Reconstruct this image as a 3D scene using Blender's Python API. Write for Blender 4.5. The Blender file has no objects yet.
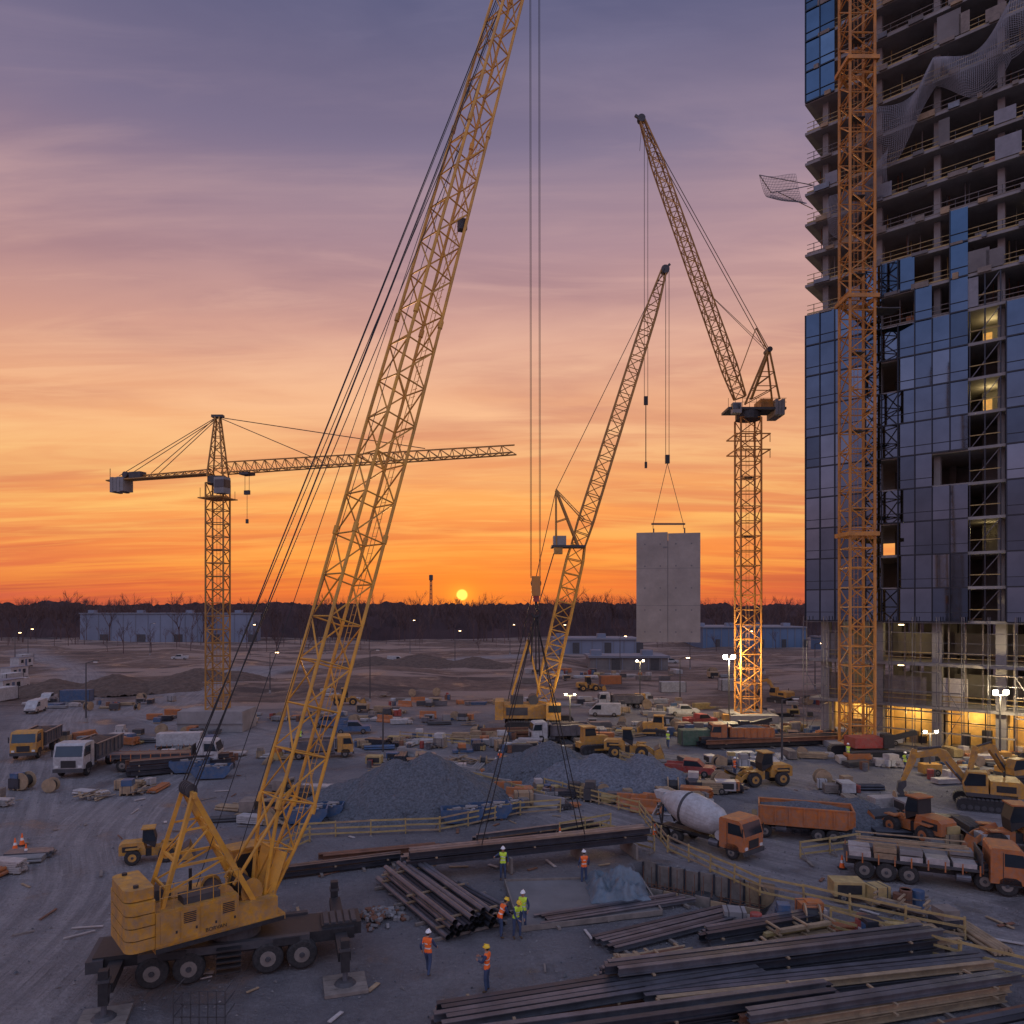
import bpy, bmesh, math, random
import numpy as np
from mathutils import Vector, Matrix, noise
random.seed(7)
R=random.random
def U(a,b): return a+(b-a)*random.random()
F=750.0; H=14.5; HZ=608.0      # lens focal (px), eye height (m), horizon row: used to read site-plan positions
def G(px,py):
    Y=F*H/(py-HZ); return Vector(((px-512)/F*Y,Y,0))
def W(px,py,Y): return Vector(((px-512)/F*Y,Y,H-(py-HZ)/F*Y))
rad=math.radians
# ---------------------------------------------------------------- materials
MT={}
def M(name,col,rough=.6,metal=0,var=.25,scale=1.5,dust=0,bump=0,bscale=20,emit=0,dcol=(.20,.175,.155)):
    m=bpy.data.materials.new(name); m.use_nodes=True; nt=m.node_tree; N=nt.nodes; L=nt.links
    b=N['Principled BSDF']; b.inputs['Roughness'].default_value=rough; b.inputs['Metallic'].default_value=metal
    tc=N.new('ShaderNodeTexCoord'); 
    n=N.new('ShaderNodeTexNoise'); n.inputs['Scale'].default_value=scale; n.inputs['Detail'].default_value=6; n.inputs['Roughness'].default_value=.65
    L.new(tc.outputs['Object'],n.inputs['Vector'])
    mr=N.new('ShaderNodeMapRange'); mr.inputs['From Min'].default_value=.3; mr.inputs['From Max'].default_value=.7
    mr.inputs['To Min'].default_value=1-var; mr.inputs['To Max'].default_value=1+var*.5
    L.new(n.outputs['Fac'],mr.inputs['Value'])
    vm=N.new('ShaderNodeVectorMath'); vm.operation='SCALE'; vm.inputs[0].default_value=col; L.new(mr.outputs['Result'],vm.inputs['Scale'])
    out=vm.outputs['Vector']
    if dust>0:
        n2=N.new('ShaderNodeTexNoise'); n2.inputs['Scale'].default_value=scale*2.7; n2.inputs['Detail'].default_value=8; n2.inputs['Roughness'].default_value=.75
        L.new(tc.outputs['Object'],n2.inputs['Vector'])
        m2=N.new('ShaderNodeMapRange'); m2.inputs['From Min'].default_value=.40; m2.inputs['From Max'].default_value=.68; m2.inputs['To Max'].default_value=dust
        L.new(n2.outputs['Fac'],m2.inputs['Value'])
        mx=N.new('ShaderNodeMix'); mx.data_type='RGBA'; mx.inputs['B'].default_value=(*dcol,1)
        L.new(m2.outputs['Result'],mx.inputs['Factor']); L.new(out,mx.inputs['A']); out=mx.outputs['Result']
        m3=N.new('ShaderNodeMapRange'); m3.inputs['To Min'].default_value=rough; m3.inputs['To Max'].default_value=min(1,rough+.4)
        L.new(m2.outputs['Result'],m3.inputs['Value']); L.new(m3.outputs['Result'],b.inputs['Roughness'])
    L.new(out,b.inputs['Base Color'])
    if bump>0:
        n3=N.new('ShaderNodeTexNoise'); n3.inputs['Scale'].default_value=bscale; n3.inputs['Detail'].default_value=5
        L.new(tc.outputs['Object'],n3.inputs['Vector'])
        bp=N.new('ShaderNodeBump'); bp.inputs['Strength'].default_value=bump; bp.inputs['Distance'].default_value=.05
        L.new(n3.outputs['Fac'],bp.inputs['Height']); L.new(bp.outputs['Normal'],b.inputs['Normal'])
    if emit:
        b.inputs['Emission Color'].default_value=(*col,1); b.inputs['Emission Strength'].default_value=emit
    MT[name]=m; return m
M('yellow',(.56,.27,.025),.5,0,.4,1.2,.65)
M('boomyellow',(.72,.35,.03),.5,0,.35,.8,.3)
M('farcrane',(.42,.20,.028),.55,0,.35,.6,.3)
M('crane_orange',(.56,.22,.025),.55,0,.35,.6,.4)
M('orange',(.48,.14,.022),.55,0,.3,1.2,.65)
M('white',(.46,.46,.45),.5,0,.25,1,.6)
M('blue',(.03,.09,.19),.5,0,.3,1,.5)
M('red',(.34,.035,.022),.55,0,.3,1,.5)
M('greenp',(.05,.12,.07),.5,0,.3,1,.5)
M('black',(.02,.02,.022),.55,.1,.3,2,.4,dcol=(.07,.065,.06))
M('darkgrey',(.06,.06,.065),.6,.2,.3,2,.4,dcol=(.12,.11,.10))
M('tire',(.018,.018,.018),.85,0,.3,3,.5,dcol=(.09,.08,.075))
M('hub',(.24,.21,.18),.55,.3,.3,3,.6)
M('steel',(.17,.175,.195),.40,.6,.45,1.0,.4,dcol=(.15,.13,.12))
M('steeldark',(.06,.065,.08),.40,.5,.45,1.0,.35,dcol=(.10,.095,.095))
M('rust',(.22,.095,.05),.8,.1,.5,1.2,.5,dcol=(.14,.10,.08))
M('rope',(.03,.03,.032),.6,.5,.1)
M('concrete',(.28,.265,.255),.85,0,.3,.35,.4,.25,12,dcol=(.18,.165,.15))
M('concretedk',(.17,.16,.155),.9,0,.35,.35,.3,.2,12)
M('precast',(.33,.285,.245),.85,0,.3,.25,.4,.2,9,dcol=(.21,.18,.16))
M('gravelm',(.11,.118,.13),.95,0,.6,6,0,1,12)
M('gravelbl',(.15,.16,.18),.95,0,.6,5,0,1,12)
M('soil',(.11,.07,.05),.95,0,.5,1,.4,1,6,dcol=(.16,.11,.08))
M('pitsoil',(.045,.042,.042),.9,0,.5,2,0,1,8)
M('wood',(.36,.25,.14),.8,0,.4,2,.35)
M('woodgrey',(.22,.185,.155),.85,0,.4,2,.35)
M('safety',(.46,.33,.12),.75,0,.35,2,.4)
M('tarp',(.11,.155,.19),.5,0,.4,1.5,.4,.5,5)
M('netm',(.24,.24,.26),.9,0,.2)
M('wrap',(.46,.42,.39),.5,0,.3,2,.4)
M('hiviso',(.95,.16,.02),.6,0,.1,8)
M('hivisy',(.62,.85,.05),.6,0,.1,8)
M('reflect',(.75,.75,.7),.35,.2,.05)
M('skin',(.42,.23,.15),.6,0,.1,8)
M('jeans',(.05,.075,.14),.85,0,.3,10)
M('shirt',(.04,.06,.12),.85,0,.3,10)
M('boots',(.10,.06,.03),.7,0,.2)
M('hair',(.03,.02,.015),.7,0,.2)
M('helmy',(.85,.55,.03),.35,0,.05)
M('helmw',(.8,.8,.78),.35,0,.05)
M('cabglass',(.05,.065,.08),.08,.6,.1)
M('glass1',(.075,.115,.175),.04,1,.2,.3)
M('glass2',(.05,.08,.125),.05,1,.2,.3)
M('glass3',(.11,.16,.23),.04,1,.2,.3)
M('mullion',(.035,.04,.05),.4,.7,.1)
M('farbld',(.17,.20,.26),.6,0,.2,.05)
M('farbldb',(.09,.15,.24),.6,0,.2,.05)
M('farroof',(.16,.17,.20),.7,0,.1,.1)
M('trees',(.105,.062,.055),.95,0,.4,.05)  # far trees: distance haze put into the base colour as a lighter tone
M('treesdk',(.068,.041,.043),.95,0,.5,.06)  # woodland mass, also lightened in its colour to stand in for haze
M('lampwarm',(1,.72,.35),.5,0,.0,emit=8)
M('lampflood',(1,.88,.62),.5,0,.0,emit=80)
M('lampsmall',(1,.62,.28),.5,0,.0,emit=12)
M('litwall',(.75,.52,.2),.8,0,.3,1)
M('litwin',(.8,.45,.14),.6,0,.6,.6,emit=.35)
M('headlight',(.8,.8,.75),.2,.3,.0)
# ---------------------------------------------------------------- mesh builder
class MB:
    def __init__(s): s.v=[];s.f=[];s.m=[];s.names=[];s.T=None
    def add(s,vs,fs,mat):
        o=len(s.v)
        if s.T is not None: vs=[s.T@Vector(v) for v in vs]
        s.v.extend([tuple(v) for v in vs]); s.f.extend([tuple(i+o for i in f) for f in fs])
        if mat not in s.names: s.names.append(mat)
        k=s.names.index(mat); s.m.extend([k]*len(fs))
    def b2(s,x0,x1,y0,y1,z0,z1,mat):
        s.add([(x0,y0,z0),(x1,y0,z0),(x1,y1,z0),(x0,y1,z0),(x0,y0,z1),(x1,y0,z1),(x1,y1,z1),(x0,y1,z1)],
              [(0,3,2,1),(4,5,6,7),(0,1,5,4),(1,2,6,5),(2,3,7,6),(3,0,4,7)],mat)
    def rb(s,c,size,rz,mat,rx=0):
        old=s.T; t=Matrix.Translation(c)@Matrix.Rotation(rz,4,'Z')@Matrix.Rotation(rx,4,'X')
        s.T=t if old is None else old@t
        x,y,z=[k/2 for k in size]; s.b2(-x,x,-y,y,-z,z,mat); s.T=old
    def cyl(s,p1,p2,r1,mat,r2=None,n=8,caps=True):
        p1=Vector(p1);p2=Vector(p2); r2=r1 if r2 is None else r2
        d=(p2-p1); 
        if d.length<1e-6: return
        d.normalize(); a=Vector((0,0,1)) if abs(d.z)<.9 else Vector((1,0,0))
        x=d.cross(a).normalized(); y=d.cross(x)
        vs=[]
        for p,r in((p1,r1),(p2,r2)):
            for i in range(n):
                t=2*math.pi*(i+.5)/n; vs.append(p+x*math.cos(t)*r+y*math.sin(t)*r)
        fs=[(i,(i+1)%n,n+(i+1)%n,n+i) for i in range(n)]
        if caps: fs+= [tuple(range(n-1,-1,-1)),tuple(range(n,2*n))]
        s.add(vs,fs,mat)
    def rev(s,p1,p2,prof,mat,n=20):
        for (t0,r0),(t1,r1) in zip(prof[:-1],prof[1:]):
            a=Vector(p1).lerp(Vector(p2),t0); b=Vector(p1).lerp(Vector(p2),t1)
            s.cyl(a,b,r0,mat,r1,n,False)
        s.cyl(Vector(p1).lerp(Vector(p2),prof[0][0]),Vector(p1).lerp(Vector(p2),prof[0][0]+.001),prof[0][1],mat,None,n)
        s.cyl(Vector(p1).lerp(Vector(p2),prof[-1][0]-.001),Vector(p1).lerp(Vector(p2),prof[-1][0]),prof[-1][1],mat,None,n)
    def beam(s,p1,p2,w,h,mat):
        p1=Vector(p1);p2=Vector(p2); d=(p2-p1).normalized(); a=Vector((0,0,1)) if abs(d.z)<.95 else Vector((1,0,0))
        x=d.cross(a).normalized()*w/2; y=d.cross(x).normalized()*h/2
        vs=[p+i*x+j*y for p in(p1,p2) for i,j in((-1,-1),(1,-1),(1,1),(-1,1))]
        s.add(vs,[(0,3,2,1),(4,5,6,7),(0,1,5,4),(1,2,6,5),(2,3,7,6),(3,0,4,7)],mat)
    def prism(s,prof,y0,y1,mat):
        n=len(prof); vs=[(x,y0,z) for x,z in prof]+[(x,y1,z) for x,z in prof]
        s.add(vs,[tuple(range(n-1,-1,-1)),tuple(range(n,2*n))]+[(i,(i+1)%n,n+(i+1)%n,n+i) for i in range(n)],mat)
    def ell(s,c,r,mat,nu=14,nv=9,v0=0,v1=1):
        c=Vector(c); vs=[];fs=[]
        for j in range(nv+1):
            t=math.pi*(v0+(v1-v0)*j/nv)
            for i in range(nu):
                p=2*math.pi*i/nu; vs.append(c+Vector((r[0]*math.sin(t)*math.cos(p),r[1]*math.sin(t)*math.sin(p),r[2]*math.cos(t))))
        for j in range(nv):
            for i in range(nu): fs.append((j*nu+i,j*nu+(i+1)%nu,(j+1)*nu+(i+1)%nu,(j+1)*nu+i))
        s.add(vs,fs,mat)
    def lattice(s,p1,p2,st,nb,rc,rb_,mat,up=(0,0,1),nc=7,xb=False):
        p1=Vector(p1);p2=Vector(p2); d=(p2-p1).normalized(); up=Vector(up)
        x=d.cross(up).normalized(); y=x.cross(d).normalized()
        def wh(t):
            for (a,w0,h0),(b,w1,h1) in zip(st[:-1],st[1:]):
                if t<=b+1e-9:
                    k=(t-a)/(b-a) if b>a else 0; return w0+(w1-w0)*k,h0+(h1-h0)*k
            return st[-1][1:]
        rings=[]
        for i in range(nb+1):
            t=i/nb; w,h=wh(t); c=p1.lerp(p2,t)
            rings.append([c+x*a*w/2+y*b*h/2 for a,b in((-1,-1),(1,-1),(1,1),(-1,1))])
        for i in range(nb):
            A,B=rings[i],rings[i+1]
            for k in range(4):
                s.cyl(A[k],B[k],rc,mat,n=nc,caps=False); q=(k+1)%4
                if xb: 
                    s.cyl(A[k],B[q],rb_,mat,n=4,caps=False); s.cyl(A[q],B[k],rb_,mat,n=4,caps=False)
                elif i%2: s.cyl(A[k],B[q],rb_,mat,n=5,caps=False)
                else: s.cyl(A[q],B[k],rb_,mat,n=5,caps=False)
                s.cyl(B[k],B[q],rb_,mat,n=5,caps=False)
        for k in range(4): s.cyl(rings[0][k],rings[0][(k+1)%4],rb_,mat,n=5)
        return rings
    def wheel(s,x,y,r,w,z=None,hub='hub'):
        z=r if z is None else z
        a=(x,y-w/2,z);b=(x,y+w/2,z)
        s.rev(a,b,[(0,r*.86),(.12,r*.97),(.25,r),(.75,r),(.88,r*.97),(1,r*.86)],'tire',18)
        sg=1 if y>0 else -1
        s.cyl((x,y+sg*w*.42,z),(x,y+sg*(w/2+.015),z),r*.55,hub,r*.5,14)
        s.cyl((x,y+sg*w*.5,z),(x,y+sg*(w/2+.08),z),r*.2,'darkgrey',r*.15,8)
    def tracks(s,x0,x1,yc,w,h):
        r=h/2; prof=[]
        for i in range(9): 
            t=-math.pi/2+math.pi*i/8; prof.append((x1-r+r*math.cos(t),r+r*math.sin(t)))
        for i in range(9):
            t=math.pi/2+math.pi*i/8; prof.append((x0+r+r*math.cos(t),r+r*math.sin(t)))
        s.prism(prof,yc-w*.42,yc+w*.42,'black')
        P=prof+[prof[0]]; step=.28
        for (xa,za),(xb,zb) in zip(P[:-1],P[1:]):
            l=math.hypot(xb-xa,zb-za); n=max(1,int(l/step))
            for k in range(n):
                t=(k+.5)/n; cx=xa+(xb-xa)*t; cz=za+(zb-za)*t; an=math.atan2(zb-za,xb-xa)
                dx,dz=math.cos(an)*.1,math.sin(an)*.1
                s.beam((cx-dx,yc,cz),(cx+dx,yc,cz),w,.1,'darkgrey')
        sg=1 if yc>0 else -1
        k=int((x1-x0)/(h*.6))
        for i in range(k+1):
            xx=x0+r+(x1-x0-2*r)*i/k; rr=h*.2
            s.cyl((xx,yc+sg*w*.4,r*.62),(xx,yc+sg*w*.47,r*.62),rr,'darkgrey',n=10)
    def obj(s,name,loc=(0,0,0),rz=0,bevel=0,smooth=False):
        me=bpy.data.meshes.new(name); me.from_pydata(s.v,[],s.f)
        for n in s.names: me.materials.append(MT[n])
        me.polygons.foreach_set('material_index',s.m)
        if bevel or smooth:
            bm=bmesh.new(); bm.from_mesh(me); bmesh.ops.remove_doubles(bm,verts=bm.verts,dist=1e-4)
            bmesh.ops.recalc_face_normals(bm,faces=bm.faces); bm.to_mesh(me); bm.free()
        if smooth: me.polygons.foreach_set('use_smooth',[True]*len(me.polygons))
        me.update()
        o=bpy.data.objects.new(name,me); bpy.context.collection.objects.link(o)
        o.location=loc; o.rotation_euler=(0,0,rz)
        if bevel:
            b=o.modifiers.new('bevel','BEVEL'); b.width=bevel; b.segments=2; b.limit_method='ANGLE'; b.angle_limit=rad(40)
        return o
def link(name,me,loc,rz,sc=1,src=None):
    o=bpy.data.objects.new(name,me); bpy.context.collection.objects.link(o); o.location=loc; o.rotation_euler=(0,0,rz); o.scale=(sc,sc,sc)
    if src:
        for m in src.modifiers:
            b=o.modifiers.new('bevel','BEVEL'); b.width=m.width; b.segments=1; b.limit_method='ANGLE'; b.angle_limit=rad(40)
    return o
# ---------------------------------------------------------------- camera
cam=bpy.data.cameras.new('camera'); co=bpy.data.objects.new('camera',cam); bpy.context.collection.objects.link(co)
co.location=(0,0,H); co.rotation_euler=(rad(90),0,0); cam.lens=36*F/1024; cam.sensor_width=36; cam.shift_y=(HZ-512)/1024
cam.clip_end=6000; cam.clip_start=.5; bpy.context.scene.camera=co
sc=bpy.context.scene; sc.view_settings.view_transform='Standard'; sc.view_settings.look='None'; sc.view_settings.exposure=0
# ---------------------------------------------------------------- world
SE=rad(1.0); SX=(462-512)/F; saz=math.atan2(SX,1)
sd=Vector((math.sin(saz)*math.cos(SE),math.cos(saz)*math.cos(SE),math.sin(SE)))
w=bpy.data.worlds.new('World'); sc.world=w; w.use_nodes=True; nt=w.node_tree; N=nt.nodes; L=nt.links; N.clear()
out=N.new('ShaderNodeOutputWorld'); tc=N.new('ShaderNodeTexCoord')
nrm=N.new('ShaderNodeVectorMath'); nrm.operation='NORMALIZE'; L.new(tc.outputs['Generated'],nrm.inputs[0])
sp=N.new('ShaderNodeSeparateXYZ'); L.new(nrm.outputs[0],sp.inputs[0])
def ma(op,a,b=None,c=None,cl=False):
    n=N.new('ShaderNodeMath'); n.operation=op; n.use_clamp=cl
    for i,v in enumerate((a,b,c)):
        if v is None: continue
        if isinstance(v,(int,float)): n.inputs[i].default_value=v
        else: L.new(v,n.inputs[i])
    return n.outputs[0]
def mixc(f,a,b,bt='MIX'):
    n=N.new('ShaderNodeMix'); n.data_type='RGBA'; n.blend_type=bt
    for nm,v in(('Factor',f),('A',a),('B',b)):
        if isinstance(v,(int,float)): n.inputs[nm].default_value=v
        elif isinstance(v,tuple): n.inputs[nm].default_value=(*v,1)
        else: L.new(v,n.inputs[nm])
    return n.outputs['Result']
def s2l(c): 
    return tuple(((x/255)/12.92 if x/255<=.04045 else ((x/255+.055)/1.055)**2.4) for x in c)
def ramp(fac,st):
    n=N.new('ShaderNodeValToRGB'); cr=n.color_ramp
    while len(cr.elements)<len(st): cr.elements.new(.5)
    for e,(p,c) in zip(cr.elements,st): e.position=p; e.color=(*s2l(c),1)
    L.new(fac,n.inputs[0]); return n.outputs[0]
X,Y,Z=sp.outputs
Zc=ma('MAXIMUM',Z,0.0)
r1=ramp(Zc,[(0,(212,88,64)),(.03,(234,108,62)),(.075,(248,142,72)),(.15,(250,168,96)),(.23,(243,174,122)),(.325,(222,166,144)),(.43,(184,148,154)),(.52,(138,124,148)),(.63,(90,92,126)),(1,(110,120,160))])
r2=ramp(Zc,[(0,(150,104,108)),(.08,(188,120,108)),(.16,(208,138,118)),(.28,(188,140,138)),(.42,(144,128,150)),(.6,(90,96,134)),(1,(120,130,170))])
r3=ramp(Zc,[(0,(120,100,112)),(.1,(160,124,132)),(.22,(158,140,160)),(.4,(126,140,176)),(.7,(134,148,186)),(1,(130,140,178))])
dt=ma('ADD',ma('MULTIPLY',X,sd.x),ma('MULTIPLY',Y,sd.y))
hl=ma('SQRT',ma('ADD',ma('MULTIPLY',X,X),ma('MULTIPLY',Y,Y)))
dn=ma('DIVIDE',dt,ma('MAXIMUM',hl,.001))
def ss(v,a,b):
    n=N.new('ShaderNodeMapRange'); n.interpolation_type='SMOOTHSTEP'; n.inputs['From Min'].default_value=a; n.inputs['From Max'].default_value=b
    L.new(v,n.inputs['Value']); return n.outputs[0]
r3b=mixc(1.0,r3,(2.2,2.05,1.95),'MULTIPLY')  # out-of-view sky behind the camera, brightened as added fill for the site
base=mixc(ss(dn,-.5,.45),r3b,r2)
base=mixc(ss(dn,.45,1.0),base,r1)
den=ma('ADD',Zc,.10)
cv=N.new('ShaderNodeCombineXYZ'); L.new(ma('DIVIDE',X,den),cv.inputs[0]); L.new(ma('DIVIDE',Y,den),cv.inputs[1])
def cloud(rot,sx,sy,det,dist,lo,hi,off,ro=.58):
    mp=N.new('ShaderNodeMapping'); mp.inputs['Rotation'].default_value=(0,0,rad(rot)); mp.inputs['Scale'].default_value=(sx,sy,1); mp.inputs['Location'].default_value=(off,off*.3,0)
    L.new(cv.outputs[0],mp.inputs['Vector'])
    n=N.new('ShaderNodeTexNoise'); n.inputs['Scale'].default_value=1; n.inputs['Detail'].default_value=det; n.inputs['Roughness'].default_value=ro; n.inputs['Distortion'].default_value=dist
    L.new(mp.outputs[0],n.inputs['Vector']); return ss(n.outputs['Fac'],lo,hi)
c1=cloud(24,.5,1.9,6,.7,.42,.68,3,.52)
c2=cloud(16,.42,1.7,7,.8,.42,.66,11,.55)
c3=cloud(-12,.9,4.2,8,1.0,.46,.70,21,.6)
c4=cloud(30,.25,.9,4,.5,.40,.62,31,.5)
ccol=ramp(Zc,[(0,(225,86,52)),(.05,(255,168,76)),(.12,(255,204,116)),(.25,(255,198,150)),(.4,(216,172,164)),(.6,(136,128,156)),(1,(130,130,165))])
dcol=ramp(Zc,[(0,(172,72,60)),(.08,(214,106,72)),(.2,(212,134,104)),(.35,(168,126,132)),(.5,(112,102,132)),(.65,(72,76,112)),(1,(80,88,130))])
fz=ss(Zc,.0,.05)
fr=ma('MULTIPLY',ss(dn,.3,.9),ma('SUBTRACT',1,ma('MULTIPLY',ss(Zc,.3,.6),.45)))
base=mixc(ma('MULTIPLY',ma('MULTIPLY',c4,.40),fr),base,dcol)
base=mixc(ma('MULTIPLY',ma('MULTIPLY',c1,.55),fr),base,dcol)
base=mixc(ma('MULTIPLY',ma('MULTIPLY',c2,.65),fr),base,ccol)
base=mixc(ma('MULTIPLY',ma('MULTIPLY',ma('MULTIPLY',c3,.42),fz),fr),base,ccol)
dx=ma('SUBTRACT',X,sd.x); dz=ma('SUBTRACT',Z,sd.z)
q=ma('ADD',ma('MULTIPLY',ma('MULTIPLY',dx,dx),9),ma('MULTIPLY',ma('MULTIPLY',dz,dz),70))
g=ma('MULTIPLY',ma('EXPONENT',ma('MULTIPLY',q,-1)),ss(Y,0,.3))
base=mixc(ma('MULTIPLY',g,.42),base,s2l((255,150,44)))
q2=ma('ADD',ma('MULTIPLY',ma('MULTIPLY',dx,dx),220),ma('MULTIPLY',ma('MULTIPLY',dz,dz),900))
g2=ma('MULTIPLY',ma('EXPONENT',ma('MULTIPLY',q2,-1)),ss(Y,0,.3))
base=mixc(ma('MULTIPLY',g2,.8),base,(1.0,.25,.03))
q4=ma('ADD',ma('MULTIPLY',ma('MULTIPLY',dx,dx),3500),ma('MULTIPLY',ma('MULTIPLY',dz,dz),6500))
g4=ma('MULTIPLY',ma('EXPONENT',ma('MULTIPLY',q4,-1)),ss(Y,0,.3))
base=mixc(ma('MULTIPLY',g4,.9),base,(1.4,.42,.04))
q3=ma('SQRT',ma('ADD',ma('MULTIPLY',dx,dx),ma('MULTIPLY',dz,dz)))
disc=ma('MULTIPLY',ma('SUBTRACT',1,ss(q3,.0055,.0085)),ss(Y,0,.3))
base=mixc(disc,base,(4.0,1.15,.18))
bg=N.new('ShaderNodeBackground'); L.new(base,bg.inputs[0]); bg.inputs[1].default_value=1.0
sky=N.new('ShaderNodeTexSky'); sky.sky_type='NISHITA'; sky.sun_disc=False; sky.sun_elevation=SE; sky.sun_rotation=saz; sky.dust_density=2
bg2=N.new('ShaderNodeBackground'); L.new(sky.outputs[0],bg2.inputs[0]); bg2.inputs[1].default_value=.006
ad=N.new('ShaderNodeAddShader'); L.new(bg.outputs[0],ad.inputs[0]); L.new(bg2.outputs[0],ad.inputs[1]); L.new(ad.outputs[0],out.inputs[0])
sl=bpy.data.lights.new('sun','SUN'); sl.energy=1.6; sl.angle=rad(.6); sl.color=(1,.5,.2); so=bpy.data.objects.new('sun',sl); bpy.context.collection.objects.link(so)
so.rotation_euler=sd.to_track_quat('Z','Y').to_euler()
def lamp(p,e,col=(1,.75,.4),r=.3):
    l=bpy.data.lights.new('lamp','POINT'); l.energy=e; l.color=col; l.shadow_soft_size=r; o=bpy.data.objects.new('lamp_light',l); bpy.context.collection.objects.link(o); o.location=p; return o
# ---------------------------------------------------------------- ground
def crom(pts,n=10):
    P=[pts[0]]+pts+[pts[-1]]; o=[]
    for i in range(1,len(P)-2):
        a,b,c,d=P[i-1:i+3]
        for k in range(n):
            t=k/n; o.append(.5*((2*b)+(c-a)*t+(2*a-5*b+4*c-d)*t*t+(-a+3*b-3*c+d)*t**3))
    o.append(pts[-1]); return o
roads=[(crom([G(150,712),G(260,735),G(370,748),G(520,786),G(700,842),G(850,880),G(1024,922),Vector((36,27,0)),Vector((60,14,0))]),4.8),
       (crom([Vector((-22,14,0)),Vector((-21,24,0)),G(50,900),G(70,830),G(150,775),G(250,742),G(370,742)]),6.0),
       (crom([G(20,650),G(80,675),G(60,720),G(40,790),G(20,860)]),4.5),
       (crom([G(380,735),G(520,742),G(680,760),G(840,790),G(1024,830),Vector((60,44,0))]),4.0),
       (crom([G(560,700),G(680,712),G(800,735),G(900,760),G(1100,800)]),4.5),
       (crom([G(150,712),G(190,690),G(260,672),G(420,660),G(640,655)]),6)]
ys=list(np.arange(-250,8,20))+list(np.arange(8,60,.35))+list(np.arange(60,125,.8)); y=125; st=.9
while y<4200: ys.append(y); st*=1.045; y+=st
xs=[0.2]; x=.2; st=.38
while x<3500:
    if x>42: st*=1.05
    x+=st; xs.append(x)
xs=[-a for a in xs[::-1]]+xs
xa=np.array(xs);ya=np.array(ys); gx,gy=np.meshgrid(xa,ya); PX=gx.ravel();PY=gy.ravel(); n=len(PX)
bestq=np.full(n,1e9); lat=np.zeros(n); alo=np.zeros(n); road=np.zeros(n)
for pts,hw in roads:
    run=0
    dmin=np.full(n,1e9); la=np.zeros(n); al=np.zeros(n)
    for a,b in zip(pts[:-1],pts[1:]):
        d=b-a; l=d.length; 
        if l<1e-6: continue
        ux,uy=d.x/l,d.y/l; rx=PX-a.x; ry=PY-a.y; t=np.clip(rx*ux+ry*uy,0,l); ex=rx-ux*t; ey=ry-uy*t; dd=np.hypot(ex,ey)
        s_=rx*uy-ry*ux; k=dd<dmin; dmin[k]=dd[k]; la[k]=(np.sign(s_)*dd)[k]; al[k]=(run+t)[k]; run+=l
    m=np.clip((hw+1.2-dmin)/2.4,0,1); road=np.maximum(road,m); k=dmin/hw<bestq; bestq[k]=(dmin/hw)[k]; lat[k]=la[k]; alo[k]=al[k]
def sst(v,a,b): 
    t=np.clip((v-a)/(b-a),0,1); return t*t*(3-2*t)
dirt=sst(PY,98,118)*(1-sst(PY,330,420)*.5)
# excavated foundation pit, in metres
pc=G(695,886); pux=Vector((.86,-.5,0)).normalized(); PD=1.1
def pitf(x,y):
    rx,ry=x-pc.x,y-pc.y; u=rx*pux.x+ry*pux.y; v=-rx*pux.y+ry*pux.x
    return max(0,min(1,(3.9-abs(u))/.5))*max(0,min(1,(2.3-abs(v))/.45))
def bz(x,y):
    a=0
    if y>104:
        k=min(1,(y-104)/25)
        a+=k*(noise.fractal((x*.018,y*.03,3),1,2,4)*1.4+max(0,noise.noise((x*.05,y*.016,9)))*1.6)
        if y>600: a*=max(0,1-(y-600)/400)
    return a
zz=np.zeros(n); pit=np.zeros(n)
for i in range(n):
    x_,y_=PX[i],PY[i]
    if 8<=y_<125 and abs(x_)<110:
        zz[i]=noise.fractal((x_*.35,y_*.35,0),1,2,3)*.04-.03
        if road[i]>.1: zz[i]+=road[i]*.02*noise.noise((lat[i]*1.1,alo[i]*.06,1))
        if abs(x_-pc.x)<6 and abs(y_-pc.y)<6: pit[i]=pitf(x_,y_); zz[i]-=PD*pit[i]*(1+.15*noise.noise((x_,y_,4)))
    if y_>104 and y_<1100: zz[i]+=bz(x_,y_)
zz-=road*.02*(PY<110)
def gz(x,y): return bz(x,y)
ny,nx=len(ys),len(xs)
idx=np.arange(ny*nx).reshape(ny,nx)
fc=np.stack([idx[:-1,:-1],idx[:-1,1:],idx[1:,1:],idx[1:,:-1]],-1).reshape(-1,4)
me=bpy.data.meshes.new('ground'); me.from_pydata(np.stack([PX,PY,zz],1).tolist(),[],fc.tolist())
for nm,arr in(('road',road),('lat',lat),('alo',alo),('dirt',dirt),('pit',pit)):
    at=me.attributes.new(nm,'FLOAT','POINT'); at.data.foreach_set('value',arr.astype(np.float32))
me.polygons.foreach_set('use_smooth',[True]*len(me.polygons))
gm=bpy.data.materials.new('ground'); gm.use_nodes=True; nt=gm.node_tree; N=nt.nodes; L=nt.links
b=N['Principled BSDF']; b.inputs['Specular IOR Level'].default_value=.4
geo=N.new('ShaderNodeNewGeometry')
def at(nm): a=N.new('ShaderNodeAttribute'); a.attribute_name=nm; return a.outputs['Fac']
def nz(vec,s,d=6,r=.6,di=0):
    k=N.new('ShaderNodeTexNoise'); k.inputs['Scale'].default_value=s; k.inputs['Detail'].default_value=d; k.inputs['Roughness'].default_value=r; k.inputs['Distortion'].default_value=di; L.new(vec,k.inputs['Vector']); return k.outputs['Fac']
P_=geo.outputs['Position']
big=ss(nz(P_,.06,6,.65),.35,.65); mid=ss(nz(P_,.45,9,.72),.36,.66); fin=ss(nz(P_,5,8,.75),.3,.7)
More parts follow.
